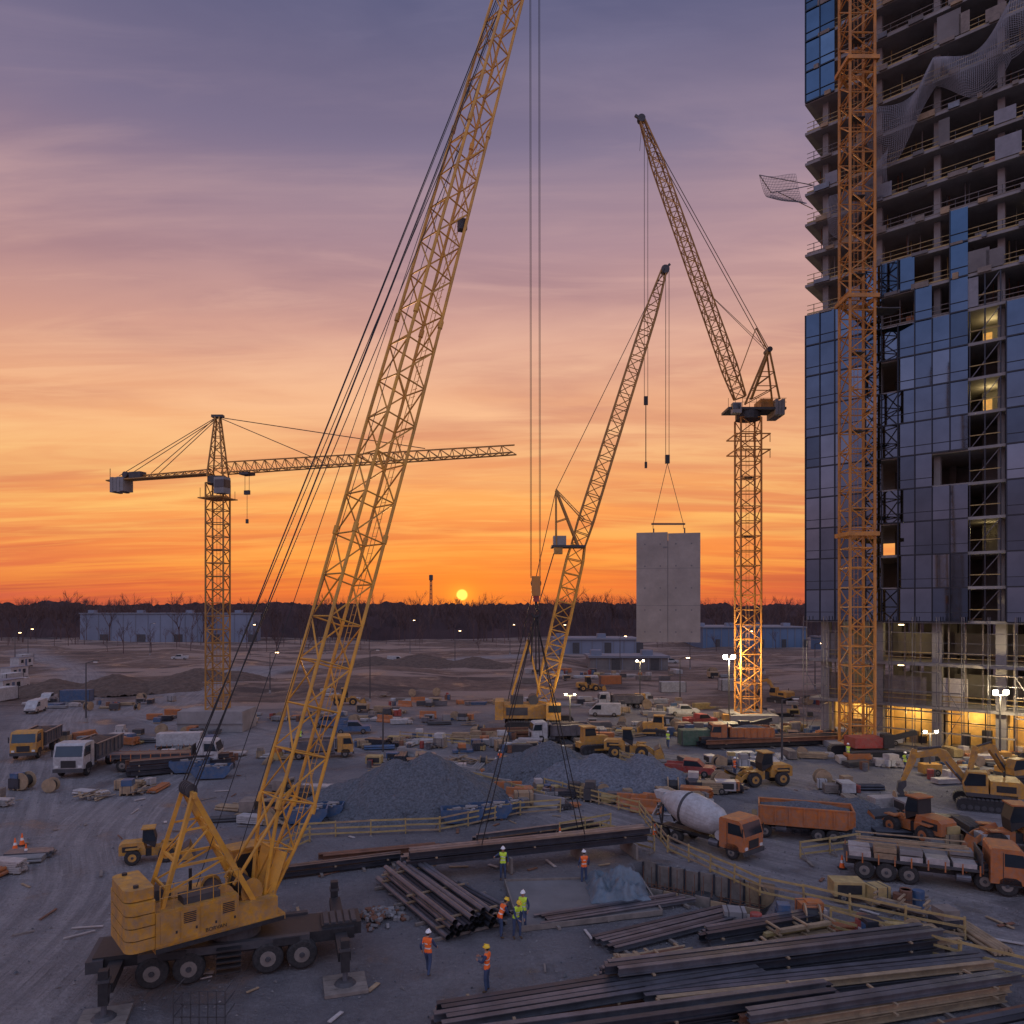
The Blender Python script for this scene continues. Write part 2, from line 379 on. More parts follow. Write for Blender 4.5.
cb=N.new('ShaderNodeCombineXYZ'); L.new(ma('MULTIPLY',at('lat'),1.5),cb.inputs[0]); L.new(ma('MULTIPLY',at('alo'),.07),cb.inputs[1])
trk=ss(nz(cb.outputs[0],1.0,8,.68),.38,.62)
cb2=N.new('ShaderNodeCombineXYZ'); L.new(ma('MULTIPLY',at('lat'),4.2),cb2.inputs[0]); L.new(ma('MULTIPLY',at('alo'),.06),cb2.inputs[1])
trk2=ma('MULTIPLY',ss(nz(cb2.outputs[0],1.0,3,.6),.52,.60),ss(nz(P_,.22,4),.42,.58))
c=mixc(big,(.125,.12,.128),(.215,.203,.208))
c=mixc(ma('MULTIPLY',mid,.55),c,(.27,.252,.25))
rc=mixc(trk,(.25,.232,.23),(.43,.395,.38)); rc=mixc(ma('MULTIPLY',trk2,.45),rc,(.15,.135,.13)); rc=mixc(ma('MULTIPLY',mid,.3),rc,(.22,.205,.2))
rm=ma('MULTIPLY',at('road'),ma('ADD',.5,ma('MULTIPLY',mid,.5)),None,True)
c=mixc(rm,c,rc)
mps=N.new('ShaderNodeMapping'); mps.inputs['Scale'].default_value=(.02,.06,.02); L.new(P_,mps.inputs['Vector'])
dc=mixc(mid,(.10,.06,.043),(.22,.14,.10)); dc=mixc(ss(nz(mps.outputs[0],1,7,.6),.47,.56),dc,(.36,.25,.19)); dc=mixc(ss(nz(mps.outputs[0],1.7,7,.6),.55,.64),dc,(.07,.045,.035))
dm=ma('MULTIPLY',at('dirt'),ma('SUBTRACT',1,ma('MULTIPLY',at('road'),.8)))
c=mixc(dm,c,dc)
c=mixc(ma('MULTIPLY',fin,.38),c,(.07,.066,.066))
dmp=ss(nz(P_,.13,8,.65),.54,.64)
c=mixc(ma('MULTIPLY',dmp,.6),c,(.07,.064,.064))
vo=N.new('ShaderNodeTexVoronoi'); vo.inputs['Scale'].default_value=7; L.new(P_,vo.inputs['Vector'])
c=mixc(ma('MULTIPLY',ma('SUBTRACT',1,ss(vo.outputs['Distance'],.10,.22)),.28),c,(.36,.34,.33))
c=mixc(at('pit'),c,mixc(mid,(.035,.032,.032),(.07,.062,.058)))
L.new(c,b.inputs['Base Color']); L.new(ma('SUBTRACT',.88,ma('MULTIPLY',dmp,.5)),b.inputs['Roughness'])
hh=ma('ADD',ma('MULTIPLY',fin,.7),ma('ADD',ma('MULTIPLY',trk2,-.5),ma('ADD',ma('MULTIPLY',vo.outputs['Distance'],-.5),ma('MULTIPLY',mid,1.3))))
bp=N.new('ShaderNodeBump'); bp.inputs['Strength'].default_value=.8; bp.inputs['Distance'].default_value=.10; L.new(hh,bp.inputs['Height']); L.new(bp.outputs[0],b.inputs['Normal'])
me.materials.append(gm); go=bpy.data.objects.new('ground',me); bpy.context.collection.objects.link(go)
# ---------------------------------------------------------------- distant woodland
def woodland():
    protos=[]
    for k in range(8):
        v=[];f=[]
        h=U(16,22)
        def tw(p,q,w0,w1):
            d=(q-p); s=d.cross(Vector((0,1,0))); 
            if s.length<1e-5: return
            s.normalize(); o=len(v)
            v.extend([p-s*w0,p+s*w0,q+s*w1,q-s*w1]); f.append((o,o+1,o+2,o+3))
        def br(p,d,l,w,lev):
            q=p+d*l; tw(p,q,w,w*.6)
            if lev==0: return
            for _ in range(3 if lev>1 else 4):
                nd=(d+Vector((U(-.75,.75),U(-.75,.75),U(-.1,.6)))).normalized()
                br(p.lerp(q,U(.5,1)),nd,l*U(.52,.8),w*.58,lev-1)
        br(Vector((0,0,0)),Vector((0,0,1)),h*.40,.26,4)
        protos.append((np.array([tuple(a) for a in v]),np.array(f)))
    V=[];Fs=[];o=0
    for i in range(1000):
        if i<760: d=330+(i%6)*26+U(-12,12); x=U(-1,1)*.80*d; s=U(.7,1.12)*(1+.25*noise.noise((x*.012,1,0)))*(1+(d-330)/700)
        else:
            x=U(-240,190); d=U(235,320)
            if x>-60 and R()<.6: continue
            s=U(.28,.62)
        pv,pf=protos[i%8]; a=U(0,6.28)
        c,sn=math.cos(a),math.sin(a)
        q=np.stack([pv[:,0]*c-pv[:,1]*sn,pv[:,0]*sn+pv[:,1]*c,pv[:,2]],1)*s+np.array([x,d,gz(x,d)-.2])
        V.append(q);Fs.append(pf+o);o+=len(pv)
    me=bpy.data.meshes.new('distant_trees'); me.from_pydata(np.concatenate(V).tolist(),[],np.concatenate(Fs).tolist()); me.materials.append(MT['trees'])
    ob=bpy.data.objects.new('distant_trees',me); bpy.context.collection.objects.link(ob)
    v=[];f=[]
    for row,(d,hh) in enumerate(((352,5),(400,9),(470,13),(560,16),(700,18.5))):
        xx=-d*1.3; prev=None
        while xx<d*1.3:
            hgt=hh*(1+.2*noise.fractal((xx*.02,row*5,0),1,2,3)+.12*noise.noise((xx*.3,row,2)))+U(-.8,.8)
            if prev is not None:
                o=len(v); v+= [(prev[0],d+4*math.sin(prev[0]*.05),-2),(xx,d+4*math.sin(xx*.05),-2),(xx,d+4*math.sin(xx*.05)+3,hgt),(prev[0],d+4*math.sin(prev[0]*.05)+3,prev[1])]; f.append((o,o+1,o+2,o+3))
            prev=(xx,hgt); xx+=U(.5,1.6)*d/400
    me=bpy.data.meshes.new('distant_woodland'); me.from_pydata(v,[],f); me.materials.append(MT['treesdk'])
    ob=bpy.data.objects.new('distant_woodland',me); bpy.context.collection.objects.link(ob)
woodland()
def farb(name,x0,x1,ytop,ybot,Y,dep,m,roof='farroof',bays=14):
    a=W(x0,ybot,Y);b_=W(x1,ybot,Y); top=W(x0,ytop,Y).z; zb=gz((a.x+b_.x)/2,Y)-1.5
    mb=MB(); wd=b_.x-a.x
    mb.b2(0,wd,0,dep,0,top-zb,m); mb.b2(-.4,wd+.4,-.4,dep+.4,top-zb,top-zb+.5,roof)
    for i in range(bays):
        x=wd*(i+.5)/bays; mb.b2(x-.12,x+.12,-.15,0,0,top-zb-.01,roof)
        if i%3==1: mb.b2(x+.5,x+wd/bays*.8,-.08,0,1.5,4.8,'darkgrey')
        if i%4==0: mb.b2(x-1,x+1.6,dep*.3,dep*.3+3,top-zb+.5,top-zb+1.7,'farbld')
    mb.obj(name,(a.x,Y,zb))
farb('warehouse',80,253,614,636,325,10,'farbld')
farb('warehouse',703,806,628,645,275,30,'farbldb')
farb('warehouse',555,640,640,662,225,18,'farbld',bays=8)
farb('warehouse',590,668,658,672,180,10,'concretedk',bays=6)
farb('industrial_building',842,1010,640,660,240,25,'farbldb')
# ---------------------------------------------------------------- high-rise
def tower_block():
    A=Vector((34.3,85,0)); ang=math.atan2(-.657,.753); Lx=44; D=24
    mb=MB()
    lev=[0,4.4,8.8,13.2]+[13.2+3.45*k for k in range(1,28)]
    for i,z in enumerate(lev):
        if i==0: mb.b2(-1,Lx,0,D,.0,.12,'concretedk'); continue
        e=.9 if i>3 else .5
        mb.b2(-e,Lx,-e*.6,D,z-.28,z,'concrete')
        if i>12:
            for k in range(7):
                x=k*3.1+U(0,1.5); mb.b2(x,x+U(.4,1.8),-.75,-.56,z-.2,z+U(.02,.5),random.choice(['wood','woodgrey','steel','concretedk']))
    for i,(z0,z1) in enumerate(zip(lev[:-1],lev[1:])):
        wd=.45 if i<3 else .3
        x=1.0
        while x<Lx:
            for yy in (.9,8.5,16):
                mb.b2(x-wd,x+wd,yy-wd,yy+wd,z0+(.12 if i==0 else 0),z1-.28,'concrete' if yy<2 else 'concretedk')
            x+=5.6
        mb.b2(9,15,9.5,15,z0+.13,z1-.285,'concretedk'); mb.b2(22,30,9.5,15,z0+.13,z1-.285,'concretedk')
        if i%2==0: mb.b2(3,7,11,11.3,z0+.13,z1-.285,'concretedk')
    for i in range(3):
        z0,z1=lev[i],lev[i+1]-.28
        x=1
        while x<Lx:
            if i>0:
                for k in range(3): mb.b2(x+1+k*1.5,x+1.12+k*1.5,.55,.7,z0,z1,'woodgrey')
                mb.b2(x+.46,x+5.1,.5,.6,z0+1.0,z0+1.1,'safety'); mb.b2(x+.46,x+5.1,.5,.6,z0+.5,z0+.58,'safety')
                if R()<.5: mb.b2(x+.5,x+U(2.5,5),.75,.85,z0,z0+2.9,random.choice(['concrete','wrap','woodgrey']))
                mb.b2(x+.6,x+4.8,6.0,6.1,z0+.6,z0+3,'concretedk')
                if R()<.5: xx=x+U(1,4); mb.b2(xx,xx+.6,3,3.1,z1-.3,z1-.2,'lampwarm')
            x+=5.6
    for k in range(12):
        x=-.5+k*2.2
        for yy in(-1.0,-2.1): mb.cyl((x,yy,0),(x,yy,13.6),.04,'steel',n=5)
        for z in(2,4,6,8,10,12):
            if k<11: mb.cyl((x,-2.1,z+1),(x+2.2,-2.1,z+1),.03,'steel',n=4); mb.b2(x+.02,x+2.18,-2.0,-1.1,z-.04,z,'woodgrey') if R()<.55 else None
            mb.cyl((x,-2.1,z),(x,-1.0,z),.03,'steel',n=4)
        if k%3==0: mb.cyl((x,-2.12,0),(x+2.2,-2.12,4),.03,'steel',n=4); mb.cyl((x+2.2,-2.12,4),(x,-2.12,8),.03,'steel',n=4)
    for xa_,xb_ in((7,12),(12.8,17.5),(18.2,23),(1.6,6)):
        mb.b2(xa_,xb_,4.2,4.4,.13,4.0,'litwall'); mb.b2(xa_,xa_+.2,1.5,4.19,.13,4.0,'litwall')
        for k in range(3): mb.b2(xa_+.5+k*1.5,xa_+.6+k*1.5,1.4,1.5,.13,4.0,'mullion')
        mb.b2(xa_,xb_,1.4,1.5,2.7,2.8,'mullion')
        for _ in range(3): xx=U(xa_+.3,xb_-1); mb.b2(xx,xx+U(.3,.9),2.2,2.8,.13,U(.6,2.2),random.choice(['darkgrey','wood','wrap']))
        mb.b2(xa_+1,xb_-1,2.6,2.9,3.85,3.95,'lampwarm')
    pw=1.6
    def panel(x,z0,z1,g,off=-.62):
        t1=U(-.016,.016);t2=U(-.02,.02); y=off
        mb.add([(x+.04,y-t1,z0+.05),(x+pw-.04,y+t1,z0+.05),(x+pw-.04,y+t1+t2,z1-.05),(x+.04,y-t1+t2,z1-.05)],[(0,1,2,3)],g)
    gl=['glass1','glass1','glass1','glass2','glass3']
    for k in range(3,len(lev)-1):
        z0,z1=lev[k]-.1,lev[k+1]-.1
        x=-.8
        while x<Lx-1:
            on=False; px=x
            if k<13:
                on=True
                if 15.0<px<18.0: on=False
                if 6.2<px<7.9 and k%3: on=R()<.6
                if k==12 and px>4: on=R()<.6
                if px>10 and R()<.04: on=False
            if k>=20 and px<1.4: on=True
            if k in(13,14) and (12.0<px<14.2 or 18.5<px<21): on=True
            if k==13 and 5.5<px<8.9: on=True
            if on:
                panel(x,z0,z1,random.choice(gl))
                mb.b2(x+.045,x+pw-.045,-.70,-.63,z0+.92,z0+.98,'mullion')
                mb.b2(x-.04,x+.04,-.78,-.55,z0,z1,'mullion'); mb.b2(x+.042,x+pw-.042,-.74,-.56,z0-.07,z0+.07,'mullion')
            x+=pw
        if k>=12:
            for zz_,h_ in((1.05,.06),(.55,.06),(.08,.14)):
                mb.b2(-.7,Lx,-.42,-.38,lev[k]+zz_,lev[k]+zz_+h_,'safety' if k%3 else 'woodgrey')
            x=0
            while x<Lx: mb.b2(x,x+.06,-.36,-.30,lev[k],lev[k]+1.15,'darkgrey'); x+=2
            for _ in range(26):
                xx=U(0,26); yy=U(.8,6); mb.cyl((xx,yy,lev[k]),(xx,yy,lev[k+1]-.3),.05,random.choice(['steel','rust','safety','concrete']),n=5)
            for _ in range(8):
                xx=U(0,24); yy=U(.2,4); mb.b2(xx,xx+U(.6,2),yy,yy+1,lev[k],lev[k]+U(.5,1.6),random.choice(['wood','wrap','woodgrey','orange','concrete']))
            if R()<.6:
                for j in range(3): xx=U(0,22); mb.b2(xx,xx+U(.8,2.5),-.55,-.5,lev[k]+.1,lev[k]+U(1.2,3),random.choice(['netm','woodgrey','concretedk']))
            for j in range(4): xx=U(0,22); mb.b2(xx,xx+U(1,4),6.5,6.7,lev[k],lev[k+1]-.29,random.choice(['concrete','concretedk']))
        if R()<.2:
            xx=random.choice([15.6,16.4,9,20,12]); mb.b2(xx,xx+U(.3,.6),2,2.15,lev[k+1]-.5,lev[k+1]-.42,'lampwarm')
    for k in range(3,13):
        z0=lev[k]; 
        for xx in(15.3,16.6,17.9): mb.b2(xx-.06,xx+.06,-.5,-.38,z0,z0+3.17,'mullion')
        mb.b2(15.3,17.9,-.5,-.4,z0+1.1,z0+1.18,'safety')
        mb.beam((15.4,-.3,z0),(17.8,-.3,z0+3.1),.06,.06,'steel'); mb.b2(15.5,17.6,5,5.1,z0,z0+3.1,'concretedk')
        if k in(9,11): mb.b2(15.6,16.4,4.9,4.98,z0+1.2,z0+2.4,'litwin')
    o=mb.obj('highrise_building',A,ang)
    for (xx,z) in((9.5,3.3),(15.2,3.3),(20.5,3.3),(3.8,3.3)):
        l=lamp((0,0,0),120,(1,.68,.28),.3); l.parent=o; l.location=(xx,2.9,z)
    for (xx,z,e) in((16.5,lev[5]+2.4,40),(16.5,lev[9]+2.4,90),(16.8,lev[11]+2.3,90),(9,lev[2]+3,70),(15,lev[1]+3,70),(5,lev[1]+3,40),(21,lev[2]+3,50)):
        l=lamp((0,0,0),e,(1,.75,.32),.2); l.parent=o; l.location=(xx,3,z)
    def net(name,fn,nu,nv,r=.02):
        m2=MB(); P=[[Vector(fn(i/nu,j/nv)) for j in range(nv+1)] for i in range(nu+1)]
        for i in range(nu+1):
            for j in range(nv+1):
                if i<nu: m2.cyl(P[i][j],P[i+1][j],r,'netm',n=3,caps=False)
                if j<nv: m2.cyl(P[i][j],P[i][j+1],r,'netm',n=3,caps=False)
        q=m2.obj(name); q.parent=o; return q
    def f1(u,v):
        x=6+u*16; sag=3.2*abs(math.sin(u*math.pi*2.5)); zt=68+u*5.5
        return (x,-1.1-1.0*math.sin(v*3.1)-.5*math.sin(u*17+v*3),zt-sag*.6-v*(4.2+1.6*math.sin(u*11)))
    net('netting',f1,90,30,.024)
    def f3(u,v): 
        x=2+u*6; return (x,-1.1-.8*math.sin(v*3.1),60+u*3-v*(4+math.sin(u*7))-1.2*math.sin(u*3.1))
    net('netting',f3,40,26)
    def f2(u,v):
        x=-4.6+u*4.2; return (x,-1.0-3.4*v+.3*math.sin(u*5),62.6-1.2*math.sin(v*3.1)-u*2.6*(1-v*.4)+v*.8)
    net('netting_outrigger',f2,24,20,.022)
    m2=MB()
    for a_,b_ in(((0,-.5,62.2),(-4.6,-1,62.8)),((0,-.5,62.2),(-4.6,-4.4,63.4)),((-4.6,-1,62.8),(-4.6,-4.4,63.4)),((0,-.5,59.5),(-3.5,-2.5,62))): m2.cyl(a_,b_,.05,'steel',n=5)
    q=m2.obj('net_brackets'); q.parent=o
tower_block()
# ---------------------------------------------------------------- tower crane mast beside the high-rise
def sq_mast(mb,base,h,w,bay,mat,rc=.12,rb=.06,xb=False):
    n=round(h/bay); bay=h/n; mb.lattice(base,Vector(base)+Vector((0,0,h)),[(0,w,w),(1,w,w)],n,rc,rb,mat,up=(0,1,0),xb=xb)
    for i in range(0,n,4):
        z=i*bay; mb.rb(Vector(base)+Vector((0,0,z)),(w*.5,w*.5,.06),0,'darkgrey')
    b=Vector(base); 
    for sx in(-.2,.2): mb.cyl(b+Vector((sx,.2,0)),b+Vector((sx,.2,h)),.03,mat,n=4)
    for k in range(int(h/.6)): mb.cyl(b+Vector((-.2,.2,k*.6)),b+Vector((.2,.2,k*.6)),.02,mat,n=3)
mb=MB(); cx,cy=35.4,77
sq_mast(mb,(cx,cy,.6),100,2.5,2.0,'crane_orange',.15,.07)
mb.b2(cx-2.6,cx+2.6,cy-2.6,cy+2.6,0,.6,'concrete')
for z in(22,46,70):
    for k in(-1,1): mb.beam((cx+k*1.2,cy+1.3,z),(cx+3+k*1.2,cy+4.4,z),.25,.25,'crane_orange')
    mb.b2(cx-1.6,cx+1.6,cy-1.6,cy-1.45,z-.2,z+.2,'crane_orange'); mb.b2(cx-1.6,cx+1.6,cy+1.45,cy+1.6,z-.2,z+.2,'crane_orange')
    mb.b2(cx-1.6,cx-1.45,cy-1.44,cy+1.44,z-.2,z+.2,'crane_orange'); mb.b2(cx+1.45,cx+1.6,cy-1.44,cy+1.44,z-.2,z+.2,'crane_orange')
mb.b2(cx+1.5,cx+4,cy-1,cy+1,44.9,45.0,'darkgrey')
mb.obj('tower_crane')
# ---------------------------------------------------------------- hammerhead crane (left)
def hammer():
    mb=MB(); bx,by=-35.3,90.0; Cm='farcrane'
    mb.b2(bx-3.8,bx+3.8,by-2.4,by+2.4,0,2.4,'concrete'); mb.b2(bx-3.9,bx+3.9,by-2.5,by-2.4,.9,1.0,'concretedk')
    sq_mast(mb,(bx,by,2.4),27,2.1,1.6,Cm,.11,.06)
    zj=30.6
    d=Vector((.948,-.317,0)); s=Vector((.317,.948,0)); c=Vector((bx,by,0))
    mb.cyl(c+Vector((0,0,29.3)),c+Vector((0,0,30.2)),1.2,'darkgrey',n=16)
    mb.rb(c+Vector((0,0,27.6)),(3.2,3.2,.12),math.atan2(d.y,d.x),Cm)
    for k in(-1,1):
        for j in(-1,1): mb.beam(c+Vector((k*1.5,j*1.5,27.6)),c+Vector((k*1.5,j*1.5,28.7)),.05,.05,Cm)
    q=c+d*1.7-s*1.3; mb.rb(q+Vector((0,0,28.9)),(1.4,1.2,1.9),math.atan2(d.y,d.x),'concrete'); mb.rb(q+Vector((0,0,29.1))+d*.1-s*.03,(1.3,1.22,.9),math.atan2(d.y,d.x),'cabglass')
    mb.lattice(c+Vector((0,0,30.2)),c+Vector((0,0,37.4)),[(0,1.9,1.9),(1,.5,.5)],6,.1,.05,Cm,up=(0,1,0))
    ap=c+Vector((0,0,37.4))
    mb.rb(ap+Vector((0,0,.1)),(1.4,.6,.3),0,'darkgrey')
    def tri(p,q,w,h,nb,rc=.085,rb=.05):
        dd=(q-p).normalized(); ss_=dd.cross(Vector((0,0,1))).normalized(); R_=[]
        for i in range(nb+1):
            t=i/nb; cc=p.lerp(q,t); hh=h*(1-.35*t); R_.append((cc-ss_*w/2,cc+ss_*w/2,cc+Vector((0,0,hh))))
        for i in range(nb):
            a,b=R_[i],R_[i+1]
            for k in range(3): mb.cyl(a[k],b[k],rc,Cm,n=5,caps=False)
            for k in(0,1): mb.cyl(a[k],a[2],rb,Cm,n=4,caps=False); mb.cyl(a[2],b[k],rb,Cm,n=4,caps=False)
            mb.cyl(a[0],b[1],rb,Cm,n=4,caps=False); mb.cyl(a[0],a[1],rb,Cm,n=4,caps=False)
    j0=c+Vector((0,0,zj))+d*1; j1=c+Vector((0,0,zj))+d*37.5
    tri(j0,j1,1.3,1.35,26)
    k0=c+Vector((0,0,zj))-d*1; k1=c+Vector((0,0,zj))-d*16.6
    tri(k0,k1,1.3,.6,12); mb.beam(k0,k1,1.1,.2,Cm)
    rz=math.atan2(d.y,d.x)
    for i in range(4): mb.rb(k1+d*(1+.55*i)+Vector((0,0,-.6)),(.48,1.6,1.9-.2*(i%2)),rz,'concrete')
    mb.rb(k1+d*4.4+Vector((0,0,.5)),(1.8,1.0,.8),rz,'darkgrey'); mb.cyl(k1+d*2.9+Vector((0,0,.6))-s*.6,k1+d*2.9+Vector((0,0,.6))+s*.6,.4,'darkgrey',n=10)
    mb.cyl(k1,k1+Vector((0,0,1.6)),.05,Cm,n=5)
    for q_ in(j0.lerp(j1,.33),j0.lerp(j1,.72)): mb.cyl(ap,q_+Vector((0,0,1.2)),.06,'rope',n=4)
    for k in(-.5,.5): mb.cyl(ap+s*k*.3,k1+d*2+s*k+Vector((0,0,.5)),.045,'rope',n=4); mb.cyl(ap+s*k*.3,k1+d*7+s*k+Vector((0,0,.5)),.045,'rope',n=4)
    t=c+Vector((0,0,zj-.25))+d*4.2; mb.rb(t,(1.3,1.3,.3),rz,'darkgrey')
    for k in(-.3,.3): mb.cyl(t+d*k,t+d*k+Vector((0,0,-2)),.03,'rope',n=4)
    mb.rb(t+Vector((0,0,-2.2)),(.7,.3,.5),rz,'darkgrey'); mb.cyl(t+Vector((0,0,-2.4)),t+Vector((0,0,-5.6)),.03,'rope',n=4); mb.rb(t+Vector((0,0,-5.6)),(.25,.25,.5),rz,'darkgrey')
    mb.obj('hammerhead_tower_crane')
hammer()
# ---------------------------------------------------------------- luffing tower crane (right centre)
def luffer():
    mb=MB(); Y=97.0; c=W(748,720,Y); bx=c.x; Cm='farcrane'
    mb.b2(bx-3,bx+3,Y-3,Y+3,0,1,'concrete')
    sq_mast(mb,(bx,Y,1),37.9,2.6,1.9,'crane_orange',.13,.065)
    zt=39.2
    for z in(34.5,36.5):
        mb.b2(bx-2.2,bx+2.2,Y-2.2,Y-2.1,z,z+.15,'crane_orange'); mb.b2(bx-2.2,bx+2.2,Y+2.1,Y+2.2,z,z+.15,'crane_orange'); mb.b2(bx-2.2,bx-2.1,Y-2.09,Y+2.09,z,z+.15,'crane_orange'); mb.b2(bx+2.1,bx+2.2,Y-2.09,Y+2.09,z,z+.15,'crane_orange')
        for k in(-2.1,-1,0,1,2.1): mb.b2(bx+k-.04,bx+k+.04,Y-2.22,Y-2.14,z-1,z,'crane_orange')
    mb.cyl((bx,Y,zt-.4),(bx,Y,zt+.6),1.6,'darkgrey',n=16)
    mb.b2(bx-3.0,bx+4.4,Y-1.6,Y+1.6,zt+.6,zt+.9,'darkgrey')
    mb.b2(bx+1.2,bx+2.8,Y-1.3,Y+1.3,zt+.91,zt+2.0,'crane_orange')
    for k in range(3): mb.b2(bx+3.0+k*.4,bx+3.35+k*.4,Y-1.7,Y+1.7,zt-.1,zt+1.9-.2*(k%2),'concrete')
    mb.b2(bx-2.7,bx-1.6,Y-2.6,Y-1.61,zt-.1,zt+1.2,'concrete'); mb.b2(bx-2.74,bx-1.8,Y-2.65,Y-1.9,zt+.4,zt+1.05,'cabglass')
    for x_ in np.arange(bx-3,bx+4.5,.9): mb.cyl((x_,Y-1.6,zt+.9),(x_,Y-1.6,zt+2.0),.035,Cm,n=4)
    for z in(1.5,2.0): mb.cyl((bx-1.3,Y-1.6,zt+z),(bx+4.4,Y-1.6,zt+z),.035,Cm,n=4)
    foot=W(740,398,Y); tip=W(642,120,Y)
    mb.lattice(foot,tip,[(0,1.5,.5),(.1,1.6,1.6),(.85,1.3,1.3),(1,.6,.5)],28,.1,.055,Cm,up=(0,1,0))
    ap=W(768,351,Y)
    for k in(-1,1):
        a=ap+Vector((0,k*.5,0))
        mb.beam(W(748,402,Y)+Vector((0,k*1.3,0)),a,.26,.26,Cm); mb.beam(W(776,402,Y)+Vector((0,k*1.3,0)),a,.2,.2,Cm)
        mb.cyl(a,tip+Vector((0,k*.4,0))-(tip-foot)*.02,.05,'rope',n=4)
        for (p_,q_) in(((753,388),(774,388)),((758,374),(772,374)),((753,388),(772,374)),((748,402),(774,388))): mb.cyl(W(*p_,Y)+Vector((0,k*1.0,0)),W(*q_,Y)+Vector((0,k*1.0,0)),.06,Cm,n=5)
        mb.cyl(ap+Vector((0,k*.3,0)),W(700,285,Y),.035,'rope',n=4)
    mb.cyl(ap-Vector((0,.8,0)),ap+Vector((0,.8,0)),.35,'darkgrey',n=10)
    mb.beam(ap,W(756,328,Y),.13,.13,Cm); mb.beam(W(756,328,Y),W(735,385,Y),.1,.1,Cm)
    for k in(-.3,.3): mb.cyl(tip+Vector((-.1,k-.08,.1)),tip+Vector((-.1,k+.08,.1)),.5,'darkgrey',n=12)
    mb.beam(tip,tip+Vector((-.9,0,.6)),.3,.3,'darkgrey')
    for k in(-.2,.25): mb.cyl((tip.x+.5+k,Y,tip.z-.8),(tip.x+.5+k,Y,W(0,396,Y).z),.04,'rope',n=4)
    hx=tip.x+.5; z=W(0,396,Y).z; mb.rb((hx,Y,z-.6),(.5,.3,1.1),0,'black'); mb.cyl((hx,Y,z-1),(hx,Y,W(0,462,Y).z),.06,'rope',n=5); mb.rb((hx,Y,W(0,465,Y).z),(.3,.3,.8),0,'black')
    mb.cyl(tip,tip+Vector((-.3,0,-4)),.03,'rope',n=4)
    mb.obj('luffing_tower_crane')
luffer()
